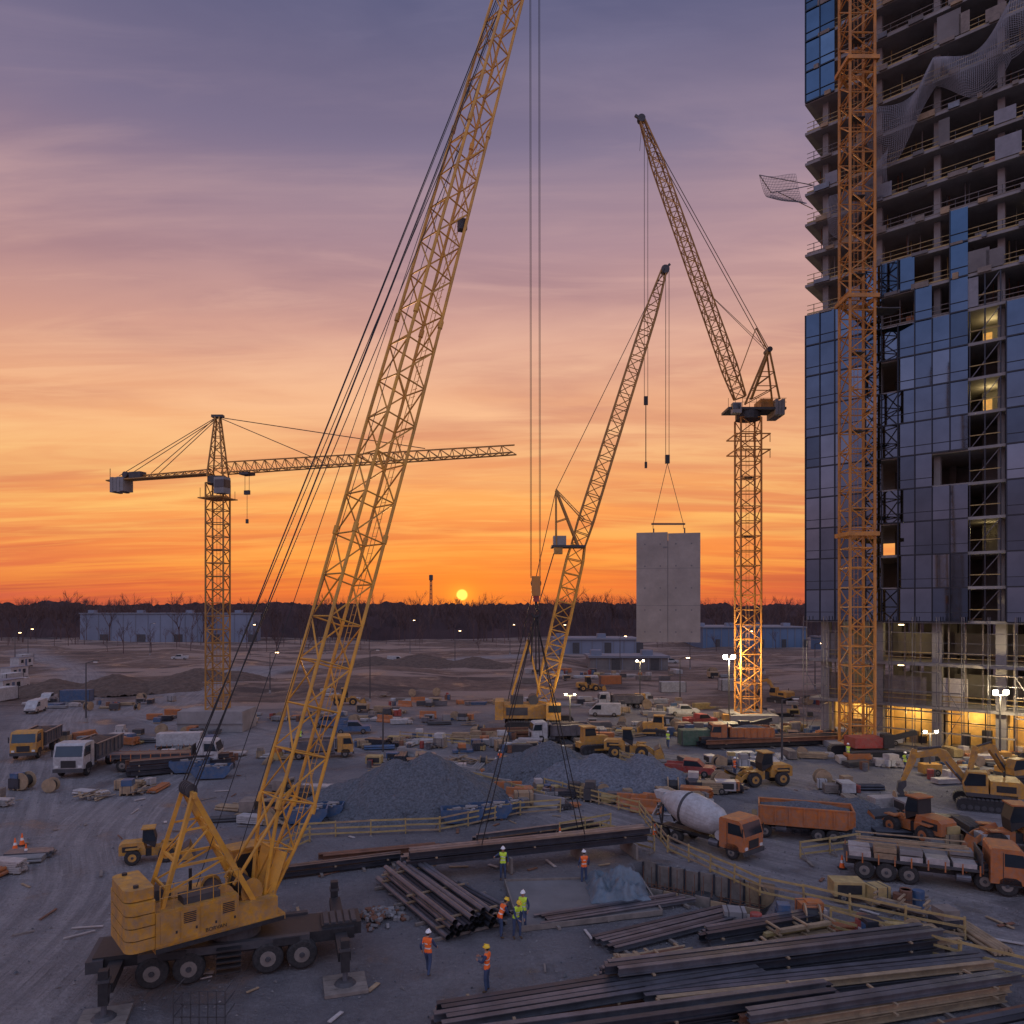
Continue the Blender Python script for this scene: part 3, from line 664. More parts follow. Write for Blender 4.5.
# ---------------------------------------------------------------- mid crawler crane with luffing boom
def crawler_mid():
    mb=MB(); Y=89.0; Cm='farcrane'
    mb.T=Matrix.Translation(Vector((W(540,0,Y).x,Y,0))) 
    mb.tracks(-4.2,4.2,-2.6,1.1,1.4); mb.tracks(-4.2,4.2,2.6,1.1,1.4)
    mb.b2(-1.8,1.8,-2.1,2.1,.6,1.2,'black'); mb.cyl((0,0,1.2),(0,0,1.6),1.4,'darkgrey',n=16)
    mb.b2(-4.3,1.8,-1.6,1.6,1.6,3.2,'yellow'); mb.b2(-5.3,-4.32,-2.0,2.0,1.5,3.6,'yellow'); mb.b2(-4.0,-1.5,-1.65,-1.6,2.0,2.9,'darkgrey')
    mb.b2(.6,2.3,-2.8,-1.65,1.6,3.5,'yellow'); mb.b2(.9,2.34,-2.84,-1.8,2.5,3.3,'cabglass')
    mb.b2(-3.5,-2,-1,1,3.2,4.2,'darkgrey'); mb.cyl((-.8,-1.2,3.7),(-.8,1.2,3.7),.6,'darkgrey',n=12)
    mb.T=None
    foot=W(543,702,Y); knee=W(578,546,Y); tip=W(664,270,Y)
    mb.lattice(foot,knee,[(0,1.6,.5),(.12,2.0,1.9),(.9,2.0,1.9),(1,1.6,1.4)],11,.11,.06,'boomyellow',up=(0,1,0))
    mb.lattice(knee,tip,[(0,1.6,.7),(.08,1.8,1.7),(.85,1.4,1.3),(1,.6,.5)],22,.1,.055,Cm,up=(0,1,0))
    mb.rb(knee+Vector((-1.2,0,-.1)),(4.0,2.4,.25),0,'darkgrey'); mb.rb(knee+Vector((-2.2,0,.6)),(1.5,1.6,1.1),0,'concrete'); mb.rb(knee+Vector((-2.4,-.6,-.6)),(1.0,1.0,.8),0,'yellow')
    m1=W(556,490,Y)
    for k in(-.8,.8):
        kk=Vector((0,k,0))
        mb.beam(knee+kk,m1+kk*.6,.22,.22,Cm); mb.beam(knee+kk+Vector((-2.6,0,0)),m1+kk*.6,.16,.16,Cm)
        mb.beam(knee+kk+Vector((.8,0,3)),m1+kk*.6,.12,.12,Cm); mb.beam(knee+kk*.9+Vector((-1.2,0,3.3)),knee+kk*.9+Vector((-2.7,0,2.8)),.1,.1,Cm)
        mb.cyl(m1+kk*.6,tip+kk*.5,.045,'rope',n=4); mb.cyl(m1+kk*.6,Vector((W(508,0,Y).x,Y+k,3.6)),.045,'rope',n=4)
        mb.beam(W(512,694,Y)+kk,W(528,640,Y)+kk,.2,.2,'boomyellow'); mb.beam(W(540,694,Y)+kk,W(528,640,Y)+kk,.2,.2,'boomyellow')
        mb.cyl(W(528,640,Y)+kk,knee+kk+Vector((-2.6,0,0)),.05,'rope',n=4)
    for k in(-.3,.3): mb.cyl(tip+Vector((.1,k-.08,0)),tip+Vector((.1,k+.08,0)),.5,'darkgrey',n=12)
    mb.beam(tip,tip+Vector((.7,0,.7)),.25,.25,'darkgrey')
    for k in(-.2,.2): mb.cyl((tip.x+.4+k,Y,tip.z),(tip.x+.4+k,Y,W(0,455,Y).z),.04,'rope',n=4)
    hx=tip.x+.4; z=W(0,455,Y).z; mb.rb((hx,Y,z-.5),(.5,.4,1.0),0,'black')
    zb=W(0,524,Y).z
    for k in(-1,1): mb.cyl((hx,Y,z-1),(hx+k*1.8+.1,Y,zb),.04,'rope',n=4); mb.cyl((hx+k*1.8+.1,Y,zb),(hx+k*1.8+.1,Y,zb-.6),.04,'rope',n=4)
    mb.beam((hx-1.9,Y,zb),(hx+2.1,Y,zb),.2,.2,'darkgrey')
    mb.obj('crawler_crane')
    m2=MB(); w_=7.4; h=13.0
    m2.b2(-w_/2,-.06,-.45,.45,0,h,'precast'); m2.b2(.0,w_/2,-.45,.45,0,h-.15,'precast'); m2.b2(-.06,0,-.4,.4,0,h-1.0,'concretedk')
    for z in(4.3,8.7): m2.b2(-w_/2,w_/2,-.456,-.452,z,z+.04,'concretedk')
    m2.b2(-.6,-.1,-.47,-.452,h-1.9,h-1.7,'concretedk')
    for i in range(4):
        for j in range(5): m2.cyl((-w_/2+1+i*1.8,-.46,1.2+j*2.6),(-w_/2+1+i*1.8,-.44,1.2+j*2.6),.1,'concretedk',n=8)
    for k in(-1.7,1.9): m2.cyl((k,0,h-.2),(k,0,h+.5),.08,'darkgrey',n=6)
    m2.obj('precast_wall_panel',(hx+.1,Y,zb-.6-.4-h),rad(-14),bevel=.04)
crawler_mid()
# ---------------------------------------------------------------- foreground mobile crane
def bigcrane():
    C=Vector((-11.3,30.6,0)); mb=MB()
    th=rad(17); mb.T=Matrix.Translation(C)@Matrix.Rotation(th,4,'Z')
    mb.b2(-5.0,4.7,-.95,.95,.85,1.3,'black'); mb.b2(-5.2,-4.6,-1.15,1.15,.8,1.25,'darkgrey'); mb.b2(3.4,5.0,-.7,.7,.9,1.4,'black')
    mb.b2(-3.4,2.9,-1.28,-1.02,1.05,1.36,'darkgrey'); mb.b2(-3.4,2.9,1.02,1.28,1.05,1.36,'darkgrey')
    for x in(-2.9,-1.6,1.3,2.6): 
        for y_ in(-1.15,1.15): mb.wheel(x,y_,.6,.42)
    for x in(-2.2,2.0): mb.b2(x-.5,x+.5,-1.34,-1.285,1.05,1.34,'black')
    for k in range(5): mb.b2(3.5+k*.28,3.7+k*.28,-.6,.6,1.401,1.46,'darkgrey')
    for x in(-4.15,4.15):
        for s in(-1,1):
            mb.b2(x-.24,x+.24,min(s*1.0,s*2.9),max(s*1.0,s*2.9),.82,1.16,'black')
            mb.b2(x-.17,x+.17,min(s*2.9,s*3.3),max(s*2.9,s*3.3),.86,1.10,'darkgrey')
            mb.b2(x-.16,x+.16,s*3.2-.16,s*3.2+.16,.6,1.8,'black'); mb.b2(x-.21,x+.21,s*3.2-.21,s*3.2+.21,1.4,1.5,'darkgrey')
            mb.cyl((x,s*3.2,.2),(x,s*3.2,.6),.1,'steel',n=10); mb.cyl((x,s*3.2,.12),(x,s*3.2,.24),.42,'darkgrey',.3,n=14)
            for k in range(4): mb.b2(x-.8,x+.8,s*3.2-.78+k*.4,s*3.2-.41+k*.4,.0,.12,'woodgrey')
    for k in range(5): mb.b2(-.6,.3,-1.6,-1.3,.35+k*.22,.39+k*.22,'black')
    th2=rad(40); mb.T=Matrix.Translation(C)@Matrix.Rotation(th2,4,'Z')@Matrix.Diagonal((.80,.84,1,1))
    mb.cyl((0,0,1.3),(0,0,1.8),1.25,'darkgrey',n=24)
    mb.b2(-4.2,2.0,-1.5,1.5,1.8,2.05,'yellow')
    mb.b2(-4.2,-.4,-1.55,-.25,2.05,3.3,'yellow'); mb.b2(-4.2,-.4,.25,1.55,2.05,3.2,'yellow'); mb.b2(-2.9,-1.2,-1.3,-.4,3.3,3.55,'darkgrey')
    mb.b2(-.38,1.6,-1.5,-.95,2.05,2.8,'yellow'); mb.b2(-.38,.4,.95,1.5,2.05,2.8,'yellow')
    for i in range(4): 
        x=-4.0+i*.9; mb.b2(x,x+.8,-1.58,-1.552,2.15,3.2,'yellow')
        for k in range(6):
            if i in(1,3): mb.b2(x+.12,x+.68,-1.6,-1.582,2.7+k*.07,2.735+k*.07,'black')
        mb.b2(x+.66,x+.74,-1.6,-1.583,2.4,2.5,'black')
    mb.b2(-4.2,1.9,-1.62,-1.56,1.82,1.98,'black')
    for x in(-.9,.5): mb.cyl((x,-.9,3.05),(x,.9,3.05),.42,'black',n=20); mb.cyl((x,-.95,3.05),(x,-.9,3.05),.55,'yellow',n=20); mb.cyl((x,.9,3.05),(x,.95,3.05),.55,'yellow',n=20)
    for k in range(7): mb.cyl((-4+k*.6,-1.5,3.3),(-4+k*.6,-1.5,4.25),.02,'yellow',n=5)
    for z in(3.8,4.25): mb.cyl((-4,-1.5,z),(-.4,-1.5,z),.02,'yellow',n=5)
    mb.cyl((-2.0,.6,3.2),(-2.0,.6,4.1),.08,'black',n=10); mb.b2(-3.8,-3.0,.3,1.3,3.2,3.6,'darkgrey')
    for i in range(5):
        z0=2.05+i*.45; w_=1.6-(.22 if i==4 else 0)
        pr=[]
        for (cx_,cy_,a0) in((-5.0,w_-.45,90),(-5.0,-w_+.45,180),(-4.3,-w_+.1,270),(-4.3,w_-.1,0)):
            rr=.45 if cx_<-4.9 else .1
            for k in range(5): a=rad(a0+k*22.5); pr.append((cx_+rr*math.cos(a),cy_+rr*math.sin(a)))
        nn=len(pr); mb.add([(x,y,z0) for x,y in pr]+[(x,y,z0+.41) for x,y in pr],[tuple(range(nn-1,-1,-1)),tuple(range(nn,2*nn))]+[(k,(k+1)%nn,nn+(k+1)%nn,nn+k) for k in range(nn)],'yellow')
        for y_ in(-1,1): mb.cyl((-4.9,y_,z0+.41),(-4.9,y_,z0+.5),.12,'black',n=8)
    mb.prism([(.5,2.0),(2.6,2.0),(2.75,2.8),(2.45,4.05),(.5,4.1)],1.6,2.75,'yellow')
    mb.prism([(2.1,2.45),(2.71,2.75),(2.45,3.95),(.7,3.95),(.7,2.9),(1.6,2.9)],1.56,2.79,'cabglass')
    mb.b2(.4,2.5,1.55,2.8,4.1,4.2,'yellow')
    top=[Vector((-2.3,s*.75,7.3)) for s in(-1,1)]
    for s,t in((-1,top[0]),(1,top[1])):
        mb.beam((.6,s*1.1,2.6),t,.24,.24,'boomyellow'); mb.beam((-3.9,s*1.1,3.0),t,.18,.18,'boomyellow')
        mb.beam((-.7,s*.95,4.7),(-3.2,s*.97,4.7),.09,.09,'boomyellow'); mb.beam((-.7,s*.95,4.7),(-3.6,s*1.05,3.8),.07,.07,'boomyellow')
        mb.beam((-1.5,s*.85,6.0),(-2.8,s*.87,6.0),.07,.07,'boomyellow'); mb.beam((-1.5,s*.85,6.0),(-3.2,s*.97,4.7),.07,.07,'boomyellow')
    for p,q_ in(((-.05,3.65),1.02),((-.75,4.8),.95),((-1.5,6.05),.85),((-3.55,3.9),1.0),((-3.15,4.9),.93)): mb.beam((p[0],-q_,p[1]),(p[0],q_,p[1]),.11,.11,'boomyellow')
    mb.beam((-.05,-1.02,3.65),(-.75,.95,4.8),.06,.06,'boomyellow'); mb.beam((-.75,-.95,4.8),(-1.5,.85,6.05),.06,.06,'boomyellow'); mb.beam((-3.15,.93,4.9),(-2.7,-.85,6.1),.06,.06,'boomyellow')
    mb.beam((-2.3,-1.1,7.3),(-2.3,1.1,7.3),.18,.22,'boomyellow')
    for k in(-.5,-.25,0,.25,.5): mb.cyl((-2.3,k-.05,7.4),(-2.3,k+.05,7.4),.28,'darkgrey',n=16)
    for s in(-1,1): mb.beam((1.2,s*.7,2.0),(1.75,s*.7,2.8),.26,.22,'yellow'); mb.cyl((-.3,s*.6,3.4),(2.9,s*.6,7.0),.08,'boomyellow',n=8); mb.cyl((1.2,s*.6,5.1),(3.1,s*.6,7.2),.06,'steel',n=8)
    ga=mb.T@top[0]; gb=mb.T@top[1]
    mb.T=None
    foot=C+Vector((.85,.75,2.6)); tip=Vector((1.1,42,53.5)); d=(tip-foot)
    hz=Vector((d.x,d.y,0)).normalized(); side=Vector((hz.y,-hz.x,0))
    up=side.cross(d.normalized())
    mb.lattice(foot,tip,[(0,1.15,.35),(.07,1.75,1.65),(.4,1.72,1.6),(.9,1.2,1.1),(1,.8,.5)],27,.08,.04,'boomyellow',up=tuple(up))
    for t,hw in((.07,.87),(.3,.86),(.51,.80),(.72,.69),(.9,.6)):
        c_=foot.lerp(tip,t)
        for a in(-1,1):
            for b_ in(-1,1): q=c_+side*a*hw+up*b_*(hw-.05); mb.cyl(q-d.normalized()*.2,q+d.normalized()*.2,.12,'boomyellow',n=8)
    for a in(-1,1):
        mb.beam(foot+side*a*.55,foot.lerp(tip,.035)+side*a*.7,.08,.45,'boomyellow')
    mb.rb(foot.lerp(tip,.62)+side*.4-up*.7,(.4,.4,.55),.4,'darkgrey')
    for k in range(3,90): q=foot.lerp(tip,k/125)-up*.76; mb.cyl(q-side*.18,q+side*.18,.014,'boomyellow',n=4)
    for a in(-.18,.18): mb.cyl(foot.lerp(tip,.02)-up*.76+side*a,foot.lerp(tip,.72)-up*.66+side*a,.02,'boomyellow',n=4)
    for a in(-.3,0,.3): mb.cyl(tip+hz*.5+side*(a-.06),tip+hz*.5+side*(a+.06),.5,'darkgrey',n=14)
    mb.rb(tip,(.9,.7,.9),th2,'boomyellow')
    for g_,a in((ga,-1),(gb,1)):
        e1=foot.lerp(tip,.97)-side*a*.4
        mb.cyl(g_,e1,.03,'rope',n=5); mb.cyl(g_+Vector((0,0,.3)),foot.lerp(tip,.70)+up*.6*(1 if up.z>0 else -1)-side*a*.6,.022,'rope',n=5)
        mb.cyl(g_+Vector((.1,0,.3)),e1+Vector((.15,0,.1)),.018,'rope',n=4)
    mb.cyl(foot+Vector((-.9,-1,1)),tip,.018,'rope',n=4); mb.cyl(foot+Vector((-1.9,-2,1)),foot.lerp(tip,.98)+Vector((0,0,.5)),.018,'rope',n=4)
    tx,ty=tip.x,tip.y
    hb=W(536,578,42)
    for kx in(-.31,-.25,.19,.25): mb.cyl((tx+.2+kx,ty,tip.z),(hb.x+kx,ty,hb.z),.02,'rope',n=4)
    x0=hb.x; z=hb.z
    mb.T=Matrix.Translation((x0,ty,z))
    mb.rb((0,-.14,-.45),(.5,.05,1.1),0,'crane_orange'); mb.rb((0,.14,-.45),(.5,.05,1.1),0,'crane_orange'); 
    for k in(-.07,.07): mb.cyl((0,k-.03,-.3),(0,k+.03,-.3),.3,'black',n=16)
    mb.rb((0,0,-1.15),(.34,.26,.35),0,'red')
    mb.cyl((0,0,-1.3),(0,0,-1.7),.08,'black',n=8)
    pts=[Vector((.24*math.sin(rad(a)),0,-1.95+.24*math.cos(rad(a)))) for a in range(0,271,30)]
    for a,b_ in zip(pts[:-1],pts[1:]): mb.cyl(a,b_,.07,'black',n=6)
    mb.T=None
    hk=Vector((x0,ty,z-2.15)); ld=(Vector((8.0,44.6,0))-Vector((-5.9,40.0,0))).normalized(); mid=Vector((1.05,42.3,0))
    for k in(-3.0,3.1):
        for s in(-.5,.5):
            e=mid+ld*k+Vector((-ld.y,ld.x,0))*s+Vector((0,0,1.6)); mb.cyl(hk,e,.03,'rope',n=5)
            mb.cyl(e,e-Vector((0,0,.8)),.04,'rope',n=5)
    for a in(-.15,0,.12): mb.cyl(hk+Vector((a,0,0)),hk+Vector((a*1.8,.1,-3.0-a*3)),.045,'black',n=5)
    mb.obj('mobile_lattice_boom_crane')
    cu=bpy.data.curves.new('lettering','FONT'); cu.body='BORVAN'; cu.size=.2; cu.extrude=.003; cu.align_x='CENTER'
    t=bpy.data.objects.new('lettering_tmp',cu); bpy.context.collection.objects.link(t); bpy.context.view_layer.update()
    me=bpy.data.meshes.new_from_object(t.evaluated_get(bpy.context.evaluated_depsgraph_get())); bpy.data.objects.remove(t)
    me.materials.clear(); me.materials.append(MT['black'])
    o=bpy.data.objects.new('lettering',me); bpy.context.collection.objects.link(o)
    o.parent=bpy.data.objects['mobile_lattice_boom_crane']
    o.matrix_local=Matrix.Translation(C)@Matrix.Rotation(th2,4,'Z')@Matrix.Translation((-1.2,-1.37,2.18))@Matrix.Rotation(rad(90),4,'X')
bigcrane()
# ---------------------------------------------------------------- vehicles
def cab(mb,x0,col,wd=1.22,zb=.75,ht=2.15):
    z=zb
    mb.prism([(x0,z),(x0+2.05,z),(x0+2.1,z+1.0),(x0+1.82,z+ht-.15),(x0+1.6,z+ht),(x0+.1,z+ht+.02),(x0,z+ht-.1)],-wd,wd,col)
    mb.add([(x0+2.115,-wd+.12,z+1.08),(x0+2.115,wd-.12,z+1.08),(x0+1.85,wd-.15,z+ht-.2),(x0+1.85,-wd+.15,z+ht-.2)],[(0,1,2,3)],'cabglass')
    for s in(-1,1):
        y=s*(wd+.008)
        mb.add([(x0+.75,y,z+1.1),(x0+1.95,y,z+1.1),(x0+1.72,y,z+ht-.28),(x0+.75,y,z+ht-.25)],[(0,1,2,3)],'cabglass')
        mb.b2(x0+.66,x0+.69,y-.01,y+.01,z+.1,z+ht-.2,'black')
        mb.b2(x0+2.0,x0+2.05,s*(wd+.12)-.05,s*(wd+.12)+.05,z+1.1,z+1.7,'black')
        mb.b2(x0+2.06,x0+2.13,s*(wd-.28)-.15,s*(wd-.28)+.15,z+.12,z+.32,'headlight')
        mb.prism([(x0+.45,z-.1),(x0+.5,z+.25),(x0+.75,z+.42),(x0+1.35,z+.42),(x0+1.62,z+.25),(x0+1.7,z-.1)],s*wd if s<0 else s*wd-.02,s*wd+.03 if s>0 else s*wd+.02,'black')
    mb.b2(x0+2.0,x0+2.2,-wd,wd,z-.25,z+.05,'darkgrey'); mb.b2(x0+2.09,x0+2.12,-.6,.6,z+.15,z+.75,'black')
def chassis(mb,L0,L1,axles,r=.52):
    mb.b2(L0,L1,-.42,.42,.72,.98,'black')
    for i,x in enumerate(axles):
        for s in(-1,1):
            mb.wheel(x,s*1.02,r,.34 if i==0 else .5)
            if i>0: mb.b2(x-.5,x+.5,s*1.02-.26,s*1.02+.26,r*2+.04,r*2+.07,'black')
    for s in(-1,1): mb.cyl((.9,s*.75,.75),(1.7,s*.75,.75),.28,'steel',n=12)
def tub(mb,x0,x1,col,fill,z0=1.05,z1=2.4,w=1.25):
    mb.prism([(x0,z0+.25),(x0+.5,z0),(x1,z0),(x1,z1+.15),(x1-.1,z1+.15),(x1-.1,z0+.12),(x0+.55,z0+.12),(x0+.1,z0+.35)],-w+.1,w-.1,col)
    for s in(-1,1):
        mb.prism([(x0,z0+.25),(x0+.5,z0),(x1,z0),(x1,z1),(x0-.15,z1)],s*w-.05,s*w+.05,col)
        n=7
        for k in range(n): xx=x0+.3+(x1-x0-.5)*k/(n-1); mb.b2(xx-.06,xx+.06,s*(w+.09)-.05,s*(w+.09)+.05,z0+.2,z1-.02,col)
        mb.b2(x0-.1,x1,s*w-.1,s*w+.1,z1,z1+.1,col)
    mb.b2(x0-.16,x0-.05,-w,w,z0+.3,z1,col)
    if fill:
        nx_,ny_=14,8; v=[];f=[]
        for i in range(nx_+1):
            for j in range(ny_+1):
                u,vv=i/nx_,j/ny_; v.append((x0+.05+(x1-x0-.2)*u,-w+.06+(2*w-.12)*vv,z1-.25+.55*math.sin(u*math.pi)*math.sin(vv*math.pi)+U(-.05,.05)))
        for i in range(nx_):
            for j in range(ny_): a=i*(ny_+1)+j; f.append((a,a+ny_+1,a+ny_+2,a+1))
        mb.add(v,f,fill)
PROTO={}; VS=.80
def proto(name,key,mb,bevel=.025): PROTO[key]=(name,mb,bevel,None)
def place(key,px,py,hd,s=1,xy=None):
    name,mb,bv,o=PROTO[key]; p=G(px,py) if xy is None else Vector((*xy,0)); z=gz(p.x,p.y)-(.1 if p.y>110 else .02)
    if key not in('barr','barc','pal'): s*=VS
    if o is None:
        o=mb.obj(name,(p.x,p.y,z),rad(hd),bevel=bv); o.scale=(s,s,s); PROTO[key]=(name,mb,bv,o)
    else: link(name,o.data,(p.x,p.y,z),rad(hd),s,o)
mb=MB(); chassis(mb,-3.9,4.0,(3.0,-1.9,-3.2)); cab(mb,2.0,'orange')
mb.rev((-4.0,0,3.0),(1.7,0,2.0),[(0,.45),(.06,.62),(.2,.98),(.35,1.25),(.5,1.33),(.68,1.28),(.88,1.05),(1,.6)],'white',28)
mb.rev((-4.0,0,3.0),(1.7,0,2.0),[(.40,1.30),(.42,1.325),(.44,1.325)],'darkgrey',28)
for s in(-1,1): mb.beam((-3.6,s*.8,1.0),(-3.6,s*.6,2.6),.12,.12,'black'); mb.beam((1.5,s*.8,1.0),(1.5,s*.5,1.8),.12,.12,'black'); mb.beam((-3.6,s*.8,1.0),(-4.3,s*.5,2.6),.08,.08,'black')
mb.prism([(-4.7,3.5),(-3.7,3.5),(-3.9,2.9),(-4.4,2.9)],-.45,.45,'white'); mb.beam((-4.3,0,2.5),(-5.0,0,1.4),.5,.12,'white')
mb.cyl((1.75,-.9,1.4),(1.75,.9,1.4),.36,'white',n=14); mb.b2(-4.2,-.5,-1.28,-1.2,1.15,1.25,'black'); mb.b2(-4.2,-.5,1.2,1.28,1.15,1.25,'black')
for k in range(6): mb.b2(-3.95,-3.9,-.95,-.6,1.0+k*.3,1.04+k*.3,'white')
proto('cement_mixer_truck','mixer',mb)
def dump(key,cc,bc,fill='gravelm'):
    mb=MB(); chassis(mb,-4.0,4.0,(3.0,-1.7,-3.0)); cab(mb,2.0,cc); tub(mb,-4.0,1.6,bc,fill); mb.b2(1.3,2.6,-1.1,1.1,2.5,2.6,bc); mb.cyl((1.85,.9,1),(1.85,.9,3.2),.08,'steel',n=8); proto('dump_truck',key,mb)
dump('dumpo','orange','orange'); dump('dumpy','yellow','steel','soil'); dump('dumpw','white','steel','soil')
mb=MB(); chassis(mb,-3.9,3.4,(2.5,-1.4,-2.5)); tub(mb,-3.9,3.0,'orange','gravelm',1.1,2.5); mb.b2(3.1,3.5,-1.1,1.1,.8,1.6,'black'); mb.beam((3.4,0,.8),(5.0,0,.6),.2,.15,'black')
for s in(-1,1): mb.b2(3.3,3.4,s*.9-.05,s*.9+.05,0,.9,'steel')
proto('tipper_trailer','tipper',mb)
def flat(key,cc,cargo):
    mb=MB(); chassis(mb,-5.5,4.4,(3.6,-1.8,-3.1,-4.4),.62); cab(mb,2.7,cc); mb.b2(-5.6,2.3,-1.28,1.28,1.3,1.45,'darkgrey')
    for s in(-1,1):
        for k in range(9): mb.b2(-5.5+k*.95,-5.42+k*.95,s*1.31-.03,s*1.31+.03,1.1,1.75,'orange')
    mb.b2(2.2,2.3,-1.25,1.25,1.45,2.5,'darkgrey')
    if cargo=='bundles':
        for k in range(5):
            for j in range(2):
                for l in range(random.randint(1,2)):
                    mb.b2(-5.3+k*1.5,-4.0+k*1.5,-1.15+j*1.2,-.1+j*1.2,1.46+l*.42,1.84+l*.42-R()*.1,random.choice(['wrap','wrap','woodgrey','concrete','wood']))
        for k in range(5): mb.rb((-1.6,U(-1,1),2.42+.05*k),(6.5,.14,.06),U(-.06,.06),'wood')
    elif cargo=='steel':
        for k in range(8): mb.b2(-5.9,2.1,-1.1+k*.28,-.9+k*.28,1.46,1.7,random.choice(['steel','rust','steeldark']))
    elif cargo=='box': mb.b2(-5.4,2.0,-1.2,1.2,1.46,3.6,'white')
    proto('flatbed_truck' if cargo!='box' else 'box_truck',key,mb)
flat('flatb','orange','bundles'); flat('flats','white','steel'); flat('flatbx','blue','box')
def excav(key,col):
    mb=MB(); mb.tracks(-2.1,2.1,-1.2,.6,.95); mb.tracks(-2.1,2.1,1.2,.6,.95); mb.b2(-.9,.9,-.9,.9,.45,.95,'black'); mb.cyl((0,0,.95),(0,0,1.1),.8,'black',n=14)
    mb.b2(-2.0,1.4,-1.25,1.25,1.1,1.4,'darkgrey'); mb.prism([(-2.5,1.3),(-2.5,2.2),(-2.2,2.45),(-.2,2.4),(-.2,1.4),(-2.2,1.2)],-1.25,1.25,col); mb.b2(-.18,1.3,-1.25,-.3,1.4,2.0,col)
    mb.b2(-1.9,-.6,-1.27,-1.255,1.6,2.1,'black'); mb.b2(-1.9,-.6,1.255,1.27,1.6,2.1,'black')
    mb.prism([(-.1,1.4),(1.5,1.4),(1.6,2.1),(1.3,3.0),(0,3.05)],.3,1.25,col); mb.prism([(.1,2.0),(1.5,1.9),(1.57,2.15),(1.25,2.9),(.1,2.9)],.27,1.28,'cabglass')
    mb.prism([(.8,1.7),(1.3,1.5),(3.3,3.9),(5.0,3.5),(5.1,3.85),(3.2,4.5),(2.6,4.3)],-.32,.1,col)
    mb.prism([(4.7,4.2),(5.1,4.3),(5.9,1.6),(5.6,1.5),(4.8,3.3)],-.28,.06,col)
    mb.prism([(5.5,1.7),(6.1,1.5),(6.2,.8),(5.6,.2),(4.9,.35),(5.1,.55),(5.6,.6),(5.75,.95),(5.5,1.3)],-.6,.4,'darkgrey')
    for y_ in(-.45,.2): mb.cyl((1.3,y_,1.7),(2.0,y_,2.6),.11,'darkgrey',n=8); mb.cyl((2.0,y_,2.6),(2.7,y_,3.5),.06,'steel',n=8)
    mb.cyl((3.0,-.1,4.6),(4.7,-.1,4.3),.09,'darkgrey',n=8); mb.cyl((5.0,-.1,3.6),(5.8,-.1,1.9),.08,'darkgrey',n=8)
    mb.cyl((-1.4,-.8,2.4),(-1.4,-.8,2.9),.07,'black',n=8)
    proto('excavator',key,mb)
excav('exc','yellow'); excav('exco','orange')
def loader(key,col):
    mb=MB()
    for x in(-1.4,1.5):
        for s in(-1,1): mb.wheel(x,s*.95,.72,.5,hub=col)
    mb.prism([(-2.6,.9),(-2.6,1.8),(-2.3,2.0),(-.5,2.0),(-.3,1.3),(-.3,.8)],-.75,.75,col); mb.b2(-.35,.2,-.5,.5,.6,1.3,'black'); mb.b2(.2,2.0,-.55,.55,.6,1.4,col)
    mb.b2(-2.3,-1.0,-.77,-.755,1.2,1.7,'black'); mb.b2(-2.3,-1.0,.755,.77,1.2,1.7,'black')
    mb.prism([(-.6,2.0),(.5,1.4),(.6,2.2),(.35,3.1),(-.55,3.15)],-.65,.65,'black'); mb.prism([(-.5,2.15),(.5,2.0),(.55,2.25),(.32,3.0),(-.5,3.0)],-.68,.68,'cabglass'); mb.b2(-.7,.5,-.75,.75,3.15,3.25,col)
    for s in(-1,1): mb.prism([(.8,1.3),(1.0,1.7),(2.4,1.1),(3.1,.5),(2.8,.4),(2.2,.8)],s*.55-.08,s*.55+.08,col); mb.b2(1.0,2.0,s*.95-.28,s*.95+.28,1.48,1.56,col); mb.b2(-2.0,-.8,s*.95-.28,s*.95+.28,1.48,1.56,col)
    mb.prism([(2.9,.1),(4.0,.05),(4.0,.12),(3.1,.3),(3.0,.9),(3.5,1.35),(3.4,1.4),(2.85,1.0)],-1.25,1.25,'darkgrey')
    for s in(-1,1): mb.prism([(2.9,.1),(4.0,.05),(3.5,1.35),(2.85,1.0)],s*1.25-.03,s*1.25+.03,col)
    proto('wheel_loader',key,mb)
loader('load','yellow'); loader('loado','orange')
mb=MB(); mb.tracks(-1.8,1.6,-.95,.55,.95); mb.tracks(-1.8,1.6,.95,.55,.95); mb.b2(-1.7,1.6,-.65,.65,.6,1.2,'yellow'); mb.prism([(.2,1.2),(1.7,1.2),(1.7,1.8),(.2,1.95)],-.55,.55,'yellow')
mb.prism([(-1.2,1.2),(.2,1.2),(.25,2.1),(.05,2.8),(-1.1,2.8)],-.6,.6,'yellow'); mb.prism([(-1.1,1.9),(.22,1.9),(.05,2.7),(-1.1,2.7)],-.63,.63,'cabglass'); mb.b2(-1.3,.2,-.75,.75,2.8,2.9,'yellow')
mb.prism([(2.2,.05),(2.35,.05),(2.2,.5),(2.35,1.15),(2.2,1.15),(2.05,.5)],-1.6,1.6,'yellow')
for s in(-1,1): mb.beam((-.3,s*1.3,.5),(2.15,s*1.3,.4),.12,.2,'yellow')
mb.cyl((1.0,.3,1.8),(1.0,.3,2.5),.06,'black',n=8); proto('bulldozer','dozer',mb)
